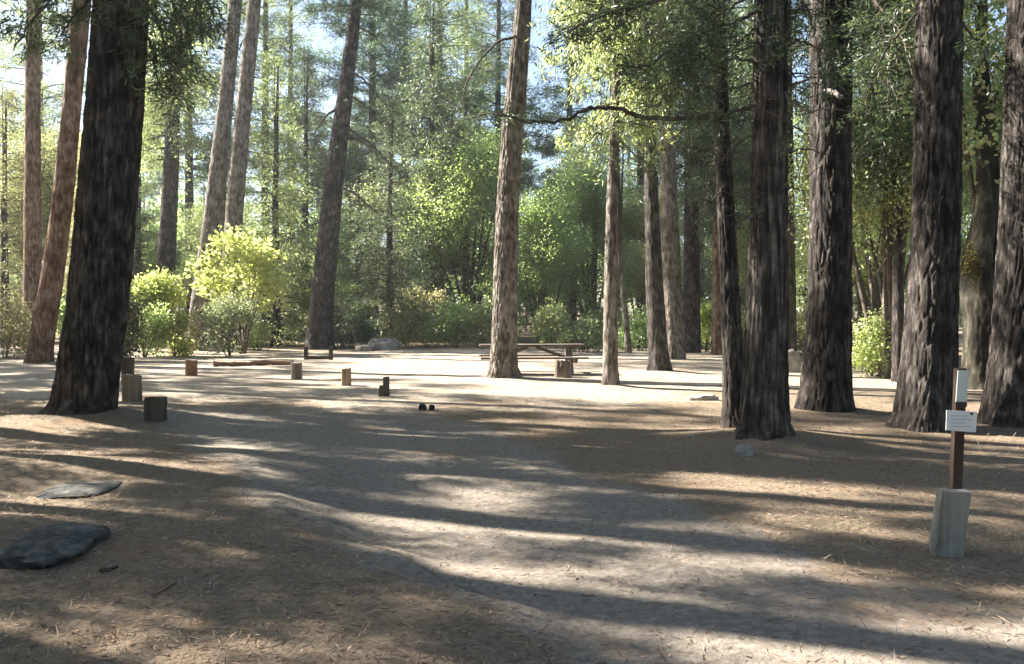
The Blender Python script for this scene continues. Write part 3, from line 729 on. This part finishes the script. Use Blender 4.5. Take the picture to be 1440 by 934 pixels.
tal = [(570, 56, 30, 1.1, 7, 'tall blue green pine rising over the pale boulder heap'),
       (655, 64, 30, 1.0, 9, 'tall pine rising far behind the bright yellow green broadleaf tree'),
       (800, 58, 27, 1.0, 8, 'tall pine far behind the picnic table, left of the slim pine'),
       (190, 60, 29, 1.0, 10, 'tall pine far behind the massive left trunk'),
       (900, 60, 28, 1.0, 7, 'tall pine far behind the grey leaning pine'),
       (1050, 52, 27, 1.0, 7, 'tall pine far behind the fluted cedar'),
       (1215, 46, 26, 1.0, 6, 'tall pine far behind the gap between the two thick right pines'),
       (60, 58, 31, 1.2, 8, 'tall pine far behind the reddish leaning trunk'),
       (268, 57, 32, 1.2, 10, 'tall pine far behind the left slim grey pine'),
       (375, 55, 29, 1.2, 9, 'tall pine far behind the right slim grey pine'),
       (525, 52, 30, 1.3, 9, 'tall blue green pine between the drooping bare branches and the pale boulder'),
       (618, 58, 31, 1.3, 8, 'tall pine left of the bright yellow green broadleaf tree'),
       (700, 60, 30, 1.2, 9, 'tall pine far behind the central pine'),
       (410, 62, 30, 1.0, 9, 'tall pine far behind the full green conifer')]
for i, (px, Y, H, wd, cz, lab) in enumerate(tal):
    copy_tree((BLUE_CROWN if i % 2 == 0 else PINE_CROWN)[i % 2], 'tall_pine', px, Y, H, wd, lab, 'tree', 300 + i, GP, 20. if i % 2 == 0 else 17., .3, cz)

# the far wood: one mass
def mass(name, spots, protos):
    Vs, Qs, Ms, n = [], [], [], 0
    for k, (x, y, s, w, pi, rot) in enumerate(spots):
        V, Q, mi = protos[pi]
        c, sn = math.cos(rot), math.sin(rot)
        v = np.stack([(V[:, 0] * c - V[:, 1] * sn) * s * w + x, (V[:, 0] * sn + V[:, 1] * c) * s * w + y, V[:, 2] * s + hz(x, y)], -1)
        Vs.append(v); Qs.append(Q + n); Ms.append(mi); n += len(V)
    return np.concatenate(Vs), np.concatenate(Qs), np.concatenate(Ms)

def proto_arrays(me, off):
    V = np.empty(len(me.vertices) * 3, np.float32); me.vertices.foreach_get('co', V); V = V.reshape(-1, 3)
    Q = np.empty(len(me.loops), np.int32); me.loops.foreach_get('vertex_index', Q); Q = Q.reshape(-1, 4)
    mi = np.empty(len(me.polygons), np.int32); me.polygons.foreach_get('material_index', mi)
    return V, Q, np.where(mi == 0, 0, mi + off)
fc = conifer_crown('far_conifer', 401, 18, 3.2, M['cedar_leaf'], .7, 5, 'cedar', .55, lod=1, droop=.35, leafscale=1.7)
fp = conifer_crown('far_pine', 402, 24, 3.8, M['pine_leaf'], .9, 5, 'pine', .5, lod=1, leafscale=1.7, z0=4)
fb = broad_crown('far_broadleaf', 403, 9, 3.8, M['broad_leaf'], 420, 16, .34, .24, .1, 6, clump_r=.7)
protos = [proto_arrays(fc, 0), proto_arrays(fp, 1), proto_arrays(fb, 2)]
rng = np.random.default_rng(77)
spots = []
for k in range(95):
    y = rng.uniform(62, 110); x = rng.uniform(-1, 1) * (y * .68 + 6)
    spots.append((x, y, rng.uniform(.7, 1.2), rng.uniform(.9, 1.3), rng.choice([0, 0, 1, 2, 2]), rng.uniform(0, 6.28)))
for k in range(46):                       # the same wood goes on behind and to the right of the viewpoint
    a_ = rng.uniform(R_(-20), R_(200)); r_ = rng.uniform(20, 42)
    spots.append((math.cos(a_) * r_ * 1.15, 2 - math.sin(a_) * r_, rng.uniform(.9, 1.35), rng.uniform(1., 1.4), rng.choice([0, 0, 1, 2]), rng.uniform(0, 6.28)))
spots = [q for q in spots if not (q[0] < -8 and q[1] > -8 and q[1] < 60) and not (q[1] > 0 and q[0] < 16 and q[1] < 60)]
V, Q, mi = mass('woodland', spots, protos)
tag(link('woodland', mk_mesh('woodland', V, Q, [M['twig'], M['cedar_leaf'], M['pine_leaf'], M['broad_leaf']], mi)),
    'hazy green wood closing off the view beyond the clearing', 'woodland', kind='stuff')

# the pines that stand left of the picture and shade the foreground
GS = 'pines standing left of the view that shade the forest floor'
SN = np.array([math.cos(SUN_AZ), math.sin(SUN_AZ)]); SD = np.array([-math.sin(SUN_AZ), math.cos(SUN_AZ)])
rs = np.random.default_rng(123)
SHADE = []
for n, dd, r in [(-1.5, 14, 1.1), (.8, 17, .55), (2.5, 14, .58), (4.4, 15, .42), (5.95, 14.5, .34), (7.6, 17, .44), (8.8, 15.5, .42), (9.8, 22, .5), (11.2, 19, .5), (13.2, 27, .7), (14.8, 31, .42), (16.6, 35, .5), (18.4, 38, .45), (20.4, 41, .5), (22.6, 45, .6), (1.6, 25, .5)]:
    q = SN * n + SD * dd; SHADE.append((q[0], q[1], rs.uniform(19, 24), rs.uniform(3.2, 5), r))
for i, (x, y, H, cz, wd) in enumerate(SHADE):
    t = thing('pine_tree', (x, y, hz(x, y)), 'tall pine standing to the left, outside the picture, whose crown shades the forest floor', 'tree', GS)
    P = np.array([[0, 0, -.3], [.1, 0, H * .5], [.3, .1, H * .97]])
    link('trunk', trunk_mesh('trunk', P, np.array([.3, .2, .04]), H * .97, M['bark_pine'], 500 + i, 'pine', 0), t)
    c = link('crown', OPEN_CROWN[i % 3], t, (0, 0, cz)); s = (H - cz) / 15.
    c.scale = (wd * 1.4, wd * 1.4, s); c.rotation_euler = (0, 0, i * 1.9)

# ------------------------------------------------------------------ shrubs
def shrub(px, py, H, R, leaf, n, seed, label, name='shrub', Y=None, L=.09, W=.055, k=22, base=.08, stems=7, wide=(1, 1), cat='shrub', stem_r=.02, clump_r=.28, lobes=9, **kw):
    if Y is None: p = gp(px, py)
    else:
        x = at(px, py, Y)[0]; p = np.array([x, Y, hz(x, Y)])
    t = thing(name, p, label, cat, 'shrubs around the clearing')
    o = link('foliage', broad_crown('foliage', seed, H, R, M[leaf], n, k, L, W, base, stems, clump_r=clump_r, stem_r=stem_r, lobes=lobes, **kw), t)
    o.scale = (wide[0], wide[1], 1)
    return t
shrub(340, 492, 5.2, 2.1, 'maple_leaf', 250, 601, 'bright yellow maple spreading in the sun in front of the two slim grey pines', 'maple_tree', Y=34, L=.17, W=.12, k=20, base=.3, stems=9, wide=(1.15, .9), cat='small tree', stem_r=.05, clump_r=.4, lobes=15, spread=(.3, 1.05), lobe_r=(.2, .36))
shrub(218, 495, 3.2, 1.4, 'maple_leaf', 190, 602, 'yellow green bush between the massive left trunk and the yellow maple', Y=32, L=.16, W=.1, base=.3)
shrub(205, 500, 1.9, 1.2, 'broad_leaf', 130, 603, 'green bush below the yellow green bush', Y=30.5, L=.12, W=.07)
shrub(245, 498, 1.5, 1.0, 'oak_leaf', 110, 604, 'low dark green bush at the foot of the left slim grey pine', Y=31.5, L=.12, W=.07)
shrub(321, 493, 2.2, 1.25, 'sage_leaf', 260, 605, 'rounded grey green bush below the yellow maple', Y=31.5, L=.12, W=.05)
shrub(178, 500, 2.3, .8, 'brown_leaf', 110, 606, 'brownish bush beside the massive left trunk', Y=28, L=.12, W=.06)
shrub(365, 488, 1.4, 1.1, 'oak_leaf', 110, 607, 'dark low bush right of the rounded grey green bush', Y=37)
shrub(8, 500, 2.0, 1.5, 'tan_leaf', 170, 608, 'dry tan bush at the left edge of the clearing', Y=30, L=.12, W=.05)
shrub(90, 492, 2.3, 1.4, 'broad_leaf', 150, 609, 'pale green bush behind the massive left trunk', Y=36, L=.13, W=.08)
shrub(495, 484, 2.0, 1.5, 'blue_leaf', 190, 610, 'bluish dark bush right of the tall pine with drooping bare branches', Y=41, L=.14, W=.07)
shrub(575, 484, 1.9, 1.9, 'sunlit_leaf', 200, 611, 'dark thicket behind the pale boulder heap', Y=41, L=.14, W=.08)
shrub(640, 486, 2.3, 1.9, 'lime_leaf', 200, 612, 'green bush at the clearing edge left of the central pine', Y=40, L=.14, W=.08)
shrub(675, 486, 1.9, 1.3, 'oak_leaf', 130, 613, 'dark green bush touching the central pine on its left', Y=39, L=.14, W=.08)
shrub(765, 484, 2.0, 1.6, 'oak_leaf', 160, 614, 'dark bush behind the picnic table top', Y=40, L=.14, W=.08)
shrub(822, 486, 1.3, 1.4, 'oak_leaf', 140, 615, 'low rounded bush behind the right end of the picnic table', Y=35, L=.12, W=.07)
shrub(900, 490, 1.7, 1.3, 'lime_leaf', 130, 616, 'light green bush between the slim pine and the grey leaning pine', Y=37, L=.13, W=.08)
shrub(993, 496, 2.1, 1.0, 'lime_leaf', 130, 617, 'bright bush right of the dark straight trunk in shade', Y=35, L=.13, W=.08)
shrub(1226, 541, 1.5, 1.0, 'broad_leaf', 230, 618, 'bright green bush between the two thick right pines', Y=21.5, L=.08, W=.045, wide=(1.15, 1), lobe_r=(.2, .38))
shrub(1140, 505, 1.6, .9, 'tan_leaf', 110, 619, 'pale dry bush beside the thick dark pine', Y=29, L=.1, W=.05)
shrub(1405, 530, 1.3, .9, 'broad_leaf', 110, 620, 'green bush behind the gnarled dark oak', Y=24, L=.1, W=.06)
shrub(1060, 500, 1.6, 1.2, 'oak_leaf', 110, 621, 'green bush behind the fluted cedar', Y=33, L=.12, W=.07)
shrub(600, 482, 3.0, 1.9, 'sunlit_leaf', 190, 622, 'tall dark bush far behind the two small black stones', Y=43, L=.16, W=.08)
shrub(850, 484, 3.0, 2.0, 'lime_leaf', 190, 623, 'yellow green bush behind the slim pine', Y=42, L=.16, W=.1)
shrub(710, 484, 3.4, 2.2, 'lime_leaf', 200, 624, 'tall light bush behind the central pine', Y=43, L=.16, W=.1)

# ------------------------------------------------------------------ rocks
def rock(px, py, w, h, mat, seed, label, name='boulder', depth=None, Y=None, sink=.25, rough=.28):
    p = gp(px, py) if Y is None else np.array([at(px, py, Y)[0], Y, 0])
    Yd = p[1]; p[2] = hz(p[0], p[1])
    rx = w / F * Yd / 2; rz = h / F * Yd; ry = depth or rx * .8
    n, m2 = 40, 26
    th = np.linspace(0, 2 * np.pi, n, endpoint=False); ph = np.linspace(-np.pi / 2, np.pi / 2, m2)
    PH, TH = np.meshgrid(ph, th, indexing='ij')
    u = np.stack([np.cos(PH) * np.cos(TH), np.cos(PH) * np.sin(TH), np.sin(PH)], -1).reshape(-1, 3)
    d = 1 + rough * 2 * (fbm(u * 1.3 + seed * 3.1, seed, 3) - .5) + .3 * rough * (vnoise(np.floor(u * 2.2 + seed) * 3.7, seed + 9) - .5) + .16 * (fbm(u * 5 + seed, seed + 3, 2) - .5)
    f = np.abs(u) ** .75 * np.sign(u)
    V = f * d[:, None] * [rx, ry, rz * (.5 + sink)]
    V[:, 2] += rz * (.5 - sink) 
    i = np.arange(m2 - 1)[:, None] * n; j = np.arange(n)[None]; j2 = (j + 1) % n
    Q = np.stack([i + j, i + j2, i + n + j2, i + n + j], -1).reshape(-1, 4)
    o = link(name, mk_mesh(name, V, Q, M[mat]), None, p + np.array([0, ry * .6, 0]))
    return tag(o, label, 'rock')
rock(40, 790, 122, 20, 'rock_blue', 3, 'blue grey boulder half buried in the foreground at the left edge', depth=.4, rough=.3, sink=.3)
rock(88, 697, 92, 5, 'rock_blue', 5, 'flat bluish rock in shade above the half buried boulder', depth=.4, rough=.3, sink=.3)
rock(1048, 640, 26, 13, 'rock_pale', 7, 'small pale stone at the foot of the fluted cedar', 'stone')
rock(538, 490, 44, 17, 'rock_pale', 9, 'pale grey boulder heaped at the clearing edge, right of the black rack', Y=37)
rock(512, 490, 26, 8, 'rock_pale', 10, 'low grey boulder left of the pale heaped boulder', Y=36.5)
rock(1112, 527, 30, 34, 'rock_pale', 11, 'sunlit white boulder right of the fluted cedar', Y=23)
rock(992, 563, 40, 9, 'rock_pale', 13, 'flat sunlit pale rock left of the narrow leaning trunk')
rock(594, 577, 10, 9, 'rock_dark', 15, 'left one of two small black stones on the clearing floor', 'stone')
rock(607, 577, 8, 8, 'rock_dark', 16, 'right one of two small black stones on the clearing floor', 'stone')

# ------------------------------------------------------------------ cut posts round the clearing
def post(px, py, w, h, mat, seed, label, lean=0., name='wooden_post', round_=False):
    p = gp(px, py); Y = p[1]; wd = w / F * Y; ht = h / F * Y
    rng = np.random.default_rng(seed); mb = MB()
    sides = 20 if round_ else 24
    a = np.linspace(0, 2 * np.pi, sides, endpoint=False)
    if round_: rr = 1 + .08 * np.cos(3 * a + seed) + .05 * np.cos(7 * a)
    else:
        e = 5.; rr = (np.abs(np.cos(a)) ** e + np.abs(np.sin(a)) ** e) ** (-1 / e)
    zs = np.array([-.12, 0, ht * .25, ht * .5, ht * .75, ht * .95, ht])
    sc = np.array([1.03, 1.0, .98, .98, .98, .97, .9])
    V = np.stack([np.stack([np.cos(a) * rr * s_ * wd / 2 + lean * z, np.sin(a) * rr * s_ * wd / 2, np.full(sides, z)], -1) for z, s_ in zip(zs, sc)])
    V = V + rng.normal(0, wd * .012, V.shape)
    V[-2:, :, 2] += (np.cos(a + seed) * wd * .06)
    n = len(zs); V = np.concatenate([V.reshape(-1, 3), [[lean * ht, 0, ht * .99]]])
    i = np.arange(n - 1)[:, None] * sides; j = np.arange(sides)[None]; j2 = (j + 1) % sides
    mb.add(V, np.stack([i + j, i + j2, i + sides + j2, i + sides + j], -1).reshape(-1, 4))
    top = (n - 1) * sides
    mb.add(V, [[top + k, top + k + 1, top + (k + 2) % sides, n * sides] for k in range(0, sides, 2)], 1)
    me = mb.mesh(name, [M[mat], M['end_grain']], smooth=False)
    o = link(name, me, None, p); o.rotation_euler = (0, 0, rng.uniform(-.35, .35))
    return tag(o, label, 'post', 'short wooden posts round the clearing')
post(219, 589, 26, 33, 'wood_dark', 1, 'square dark stub of wood nearest to the massive left trunk in front')
post(186, 564, 22, 37, 'wood_mid', 2, 'grey brown square post behind the square dark stub')
post(180, 540, 16, 38, 'wood_dark', 3, 'slim dark post behind the grey brown square post')
post(269, 528, 16, 22, 'wood_orange', 4, 'orange brown post in front of the reddish log', round_=True)
post(417, 533, 15, 23, 'wood_mid', 5, 'short brown post left below the black rack', round_=True)
post(487, 542, 14, 24, 'wood_tan', 6, 'pale tan post in the sun right of the black rack')
post(543, 557, 9, 27, 'wood_dark', 7, 'narrow dark broken post, taller of a touching pair', round_=True)
post(536, 557, 8, 15, 'wood_dark', 8, 'short dark stub leaning against the narrow broken post', .12, round_=True)
post(792, 531, 24, 24, 'wood_mid', 9, 'round brown wood block beside the right end of the picnic table', name='wood_block', round_=True)

# fallen log
p0, p1 = gp(300, 516), gp(413, 513)
t_ = (p0 + p1) / 2; mb = MB()
u = np.linspace(-.5, .5, 24)
Pl = np.stack([(p1 - p0)[0] * u, (p1 - p0)[1] * u + .04 * np.sin(u * 7), .07 + .015 * np.sin(u * 11) + (p1 - p0)[2] * u], -1)
mb.tube(Pl, .075 + .012 * np.sin(u * 23) + .01 * np.cos(u * 51), 14)
tag(link('fallen_log', mb.mesh('fallen_log', M['log_red']), None, t_), 'long reddish brown log lying on the ground below the yellow maple', 'log')

# black rack (two uprights and a low rail)
p = gp(448, 506); t = thing('iron_rack', p, 'low black rack of two uprights joined by a rail near the ground', 'rack')
hw = 17.5 / F * p[1]
for sx in (-1, 1):
    mb = MB(); mb.box((sx * hw, 0, .18), (.12, .12, .52), m=0); link('upright', mb.mesh('upright', M['iron'], False), t)
mb = MB(); mb.box((0, 0, .07), (2 * hw - .124, .1, .11)); link('rail', mb.mesh('rail', M['iron'], False), t)

# ------------------------------------------------------------------ picnic table
x0, Yt = at(748, 500, 22.6)[0], 22.6
t = thing('picnic_table', (x0, Yt, hz(x0, Yt)), 'long weathered wooden picnic table behind the central pine', 'picnic table')
t.rotation_euler = (0, 0, R_(4))
LT = 2.75; rng = np.random.default_rng(9)
mb = MB()
for k in range(5): mb.box((0, -.31 + k * .155, .745 + rng.normal(0, .002)), (LT + rng.normal(0, .01), .142, .055), jit=.002, rng=rng)
link('tabletop', mb.mesh('tabletop', M['wood_table'], False), t)
for sy in (-1, 1):
    mb = MB()
    for k in range(2): mb.box((0, sy * (.68 + k * .15), .44), (LT + rng.normal(0, .01), .138, .05), jit=.002, rng=rng)
    link('bench_seat', mb.mesh('bench_seat', M['wood_table'], False), t)
for sx in (-1, 1):
    for sy in (-1, 1):
        mb = MB(); ang = math.atan2(.42, .7) * sy
        rot = np.array([[1, 0, 0], [0, math.cos(ang), -math.sin(ang)], [0, math.sin(ang), math.cos(ang)]])
        mb.box((sx * .98, sy * .45, .345), (.085, .12, .86), rot); link('leg', mb.mesh('leg', M['wood_table'], False), t)
    mb = MB(); mb.box((sx * 1.07, 0, .37), (.08, 1.6, .12)); link('cross_beam', mb.mesh('cross_beam', M['wood_table'], False), t)
    mb = MB(); mb.box((sx * 1.07, 0, .68), (.08, .7, .07)); link('top_beam', mb.mesh('top_beam', M['wood_table'], False), t)
    mb = MB(); mb.tube([(sx * .1, 0, .70), (sx * 1.0, 0, .38)], .04, 8); link('brace', mb.mesh('brace', M['wood_table'], False), t)

# ------------------------------------------------------------------ sign post
p = gp(1331, 781)
t = thing('sign_post', p, 'brown stake with a white notice and pale plate, backed by a grey weathered board', 'sign post')
Ys = p[1]; sc = Ys / F
def sp(px, py, dy=0.): return at(px, py, Ys + dy) - p
rng = np.random.default_rng(3)
# grey board, leaning right
def slab(bl, br, tr, tl, th, mat, name, jit=.0):
    a, b, c, d = [np.asarray(q, float) for q in (bl, br, tr, tl)]
    n = 10; mb = MB()
    V = []
    for k in range(n + 1):
        f = k / n
        l = a + (d - a) * f; r = b + (c - b) * f
        for s in (l, l * .5 + r * .5, r):
            for dy in (-th / 2, th / 2): V.append(s + [0, dy, 0] + rng.normal(0, jit, 3) * [1, .6, .3])
    V = np.array(V); Q = []
    for k in range(n):
        o = k * 6; q = o + 6
        for i, j in ((0, 2), (2, 4), (4, 5), (5, 3), (3, 1), (1, 0)): Q.append([o + i, o + j, q + j, q + i])
    e = n * 6
    Q += [[1, 3, 2, 0], [3, 5, 4, 2], [e, e + 2, e + 3, e + 1], [e + 2, e + 4, e + 5, e + 3]]
    mb.add(V, Q); return link(name, mb.mesh(name, M[mat], False), t)
slab(sp(1310, 790), sp(1349, 790), sp(1361, 690), sp(1320, 690), .09, 'wood_grey', 'board', .003)
slab(sp(1333, 775, .085), sp(1347, 775, .085), sp(1357, 518, .085), sp(1344, 518, .085), .05, 'stake', 'stake', .001)
nt_ = slab(sp(1330, 605, .035), sp(1372, 608, .035), sp(1374, 579, .035), sp(1331, 577, .035), .006, 'paper', 'notice')
mb = MB()
for k, (a, b) in enumerate([(1337, 1362), (1337, 1367), (1337, 1358), (1337, 1367)]):
    c0 = sp((a + b) / 2, 585 + k * 5, .030); mb.box(c0, ((b - a) * sc, .002, 1.1 * sc))
link('printed_lines', mb.mesh('printed_lines', M['ink'], False), nt_)
mb = MB(); c0 = sp(1366, 582, .029); mb.tube([c0, c0 + [0, -.008, 0]], 1.8 * sc, 10); link('tack', mb.mesh('tack', M['iron']), nt_)
slab(sp(1344, 565, .04), sp(1359, 565, .04), sp(1362, 521, .04), sp(1347, 521, .04), .008, 'plate', 'plate')
mb = MB(); c0 = sp(1351, 569, .04); mb.box(c0, (16 * sc, .02, 6 * sc)); link('gap_block', mb.mesh('gap_block', M['iron'], False), t)  # dark block filling the dark gap between plate and notice

for (xa, ya, xb, yb, r0, m_, lab) in [(142, 806, 164, 800, .014, 'rock_dark', 'short black charred stick beside the half buried boulder'), (214, 838, 246, 822, .008, 'log_red', 'thin reddish twig lying in the foreground litter, right of the half buried boulder')]:
    qa, qb = gp(xa, ya), gp(xb, yb); u = np.linspace(0, 1, 9)[:, None]
    Pl = qa * (1 - u) + qb * u; b_ = Pl[4].copy(); Pl = Pl - b_; Pl[:, 2] += r0 * .7; Pl[:, 1] += .012 * np.sin(u[:, 0] * 8)
    mb = MB(); mb.tube(Pl, np.linspace(r0, r0 * .6, 9), 8); tag(link('fallen_stick', mb.mesh('fallen_stick', M[m_]), None, b_), lab, 'stick')

# ------------------------------------------------------------------ litter, grass
rng = np.random.default_rng(21)
def scatter_xy(n, y0, y1, pw=1.6):
    u = rng.random(n); y = y0 + (y1 - y0) * u ** pw
    x = rng.uniform(-1, 1, n) * (y * .62 + .6); return x, y
x, y = scatter_xy(52000, 2.6, 16)
keep = rng.random(len(x)) > track_mask(x, y) * .72
x, y = x[keep], y[keep]
C = np.stack([x, y, height(x, y) + rng.uniform(.004, .018, len(x))], -1)
D = np.stack([rng.normal(0, 1, len(x)), rng.normal(0, 1, len(x)), rng.normal(0, .12, len(x))], -1)
V, Q = leaf_quads(rng, C, D * 3, 1, .08, .0045, 0, 1, 0)
x, y = scatter_xy(5000, 2.6, 15)
C = np.stack([x, y, height(x, y) + .008], -1)
D = np.stack([rng.normal(0, 1, len(x)), rng.normal(0, 1, len(x)), rng.normal(0, .15, len(x))], -1)
V2, Q2 = leaf_quads(rng, C, D * 3, 1, .026, .016, 0, 1, 3)
tag(link('needle_litter', mk_mesh('needle_litter', np.concatenate([V, V2]), np.concatenate([Q, Q2 + len(V)]), M['litter'])), 'fallen pine needles and bark chips on the forest floor', 'litter', kind='stuff')

def grass_patch(cx, cy, sx, sy, n):
    x = rng.normal(cx, sx, n); y = rng.normal(cy, sy, n)
    k = (y > 2.4) & (fbm(np.stack([x * 2.5, y * 2.5, x * 0], -1), 61, 2) > .42); return x[k], y[k]
G = [grass_patch(-2.75, 5.45, .55, .35, 420), grass_patch(-2.2, 4.0, 1.2, .4, 450), grass_patch(2.75, 6.2, .35, .25, 420), grass_patch(3.7, 6.2, .5, .35, 420),
     grass_patch(-4.2, 6.0, .9, .35, 300), grass_patch(2.6, 4.6, .7, .6, 160), grass_patch(.2, 3.5, .6, .25, 90), grass_patch(-1.3, 5.6, .5, .3, 90)]
x = np.concatenate([g[0] for g in G]); y = np.concatenate([g[1] for g in G])
C = np.stack([x, y, height(x, y) - .01], -1)
D = np.stack([rng.normal(0, .8, len(x)), rng.normal(0, .8, len(x)), rng.uniform(.4, 1.3, len(x))], -1)
V, Q = leaf_quads(rng, C, D * 1.5, 2, .055, .0042, .012, 1, 0)
tag(link('dry_grass', mk_mesh('dry_grass', V, Q, M['grass'])), 'short dry grass tufts on the forest floor', 'grass', kind='stuff')

# ------------------------------------------------------------------ light, sky, camera
d = Vector((-math.sin(SUN_AZ) * math.cos(SUN_EL), math.cos(SUN_AZ) * math.cos(SUN_EL), math.sin(SUN_EL)))
sl = bpy.data.lights.new('sun', 'SUN'); sl.energy = 5.0; sl.angle = R_(.5); sl.color = (1, .93, .82)
so = bpy.data.objects.new('sun', sl); COL.objects.link(so)
so.rotation_euler = d.to_track_quat('Z', 'Y').to_euler()
so.location = (-30, 20, 40)
w = bpy.data.worlds.new('World'); scene.world = w; w.use_nodes = True
nt = w.node_tree; nt.nodes.clear()
sky = nt.nodes.new('ShaderNodeTexSky'); sky.sky_type = 'NISHITA'; sky.sun_disc = False
sky.sun_elevation = SUN_EL; sky.sun_rotation = -SUN_AZ
bg = nt.nodes.new('ShaderNodeBackground'); bg.inputs[1].default_value = .05
wo = nt.nodes.new('ShaderNodeOutputWorld')
nt.links.new(sky.outputs[0], bg.inputs[0]); nt.links.new(bg.outputs[0], wo.inputs[0])

HAZE = .0007
if HAZE:
    mb = MB(); mb.box((0, 62, 18.5), (230, 150, 45))
    m_, hn, ho = new_mat('haze_air')
    pv = N(hn, 'ShaderNodeVolumePrincipled', i_Density=HAZE, i_Anisotropy=.4); pv.inputs['Color'].default_value = (.93, .95, 1, 1)
    hn.links.new(pv.outputs[0], ho.inputs['Volume'])
    tag(link('haze', mb.mesh('haze', m_, False)), 'thin pale haze hanging in the sunlit forest air', 'haze', kind='stuff')

cd = bpy.data.cameras.new('camera'); co = bpy.data.objects.new('camera', cd); COL.objects.link(co)
cd.sensor_width = 36; cd.lens = 36 * F / 1440; cd.clip_end = 2000; cd.clip_start = .05
co.location = (0, 0, CAM_H); co.rotation_euler = (math.pi / 2 - A, 0, 0)
scene.camera = co
vs = scene.view_settings
vs.view_transform = 'Standard'; vs.look = 'None'; vs.exposure = 2.45; vs.gamma = 1; vs.use_curve_mapping = False
scene.cycles.max_bounces = 6; scene.cycles.diffuse_bounces = 4; scene.cycles.glossy_bounces = 2
scene.cycles.transmission_bounces = 4; scene.cycles.transparent_max_bounces = 4
scene.cycles.caustics_reflective = False; scene.cycles.caustics_refractive = False
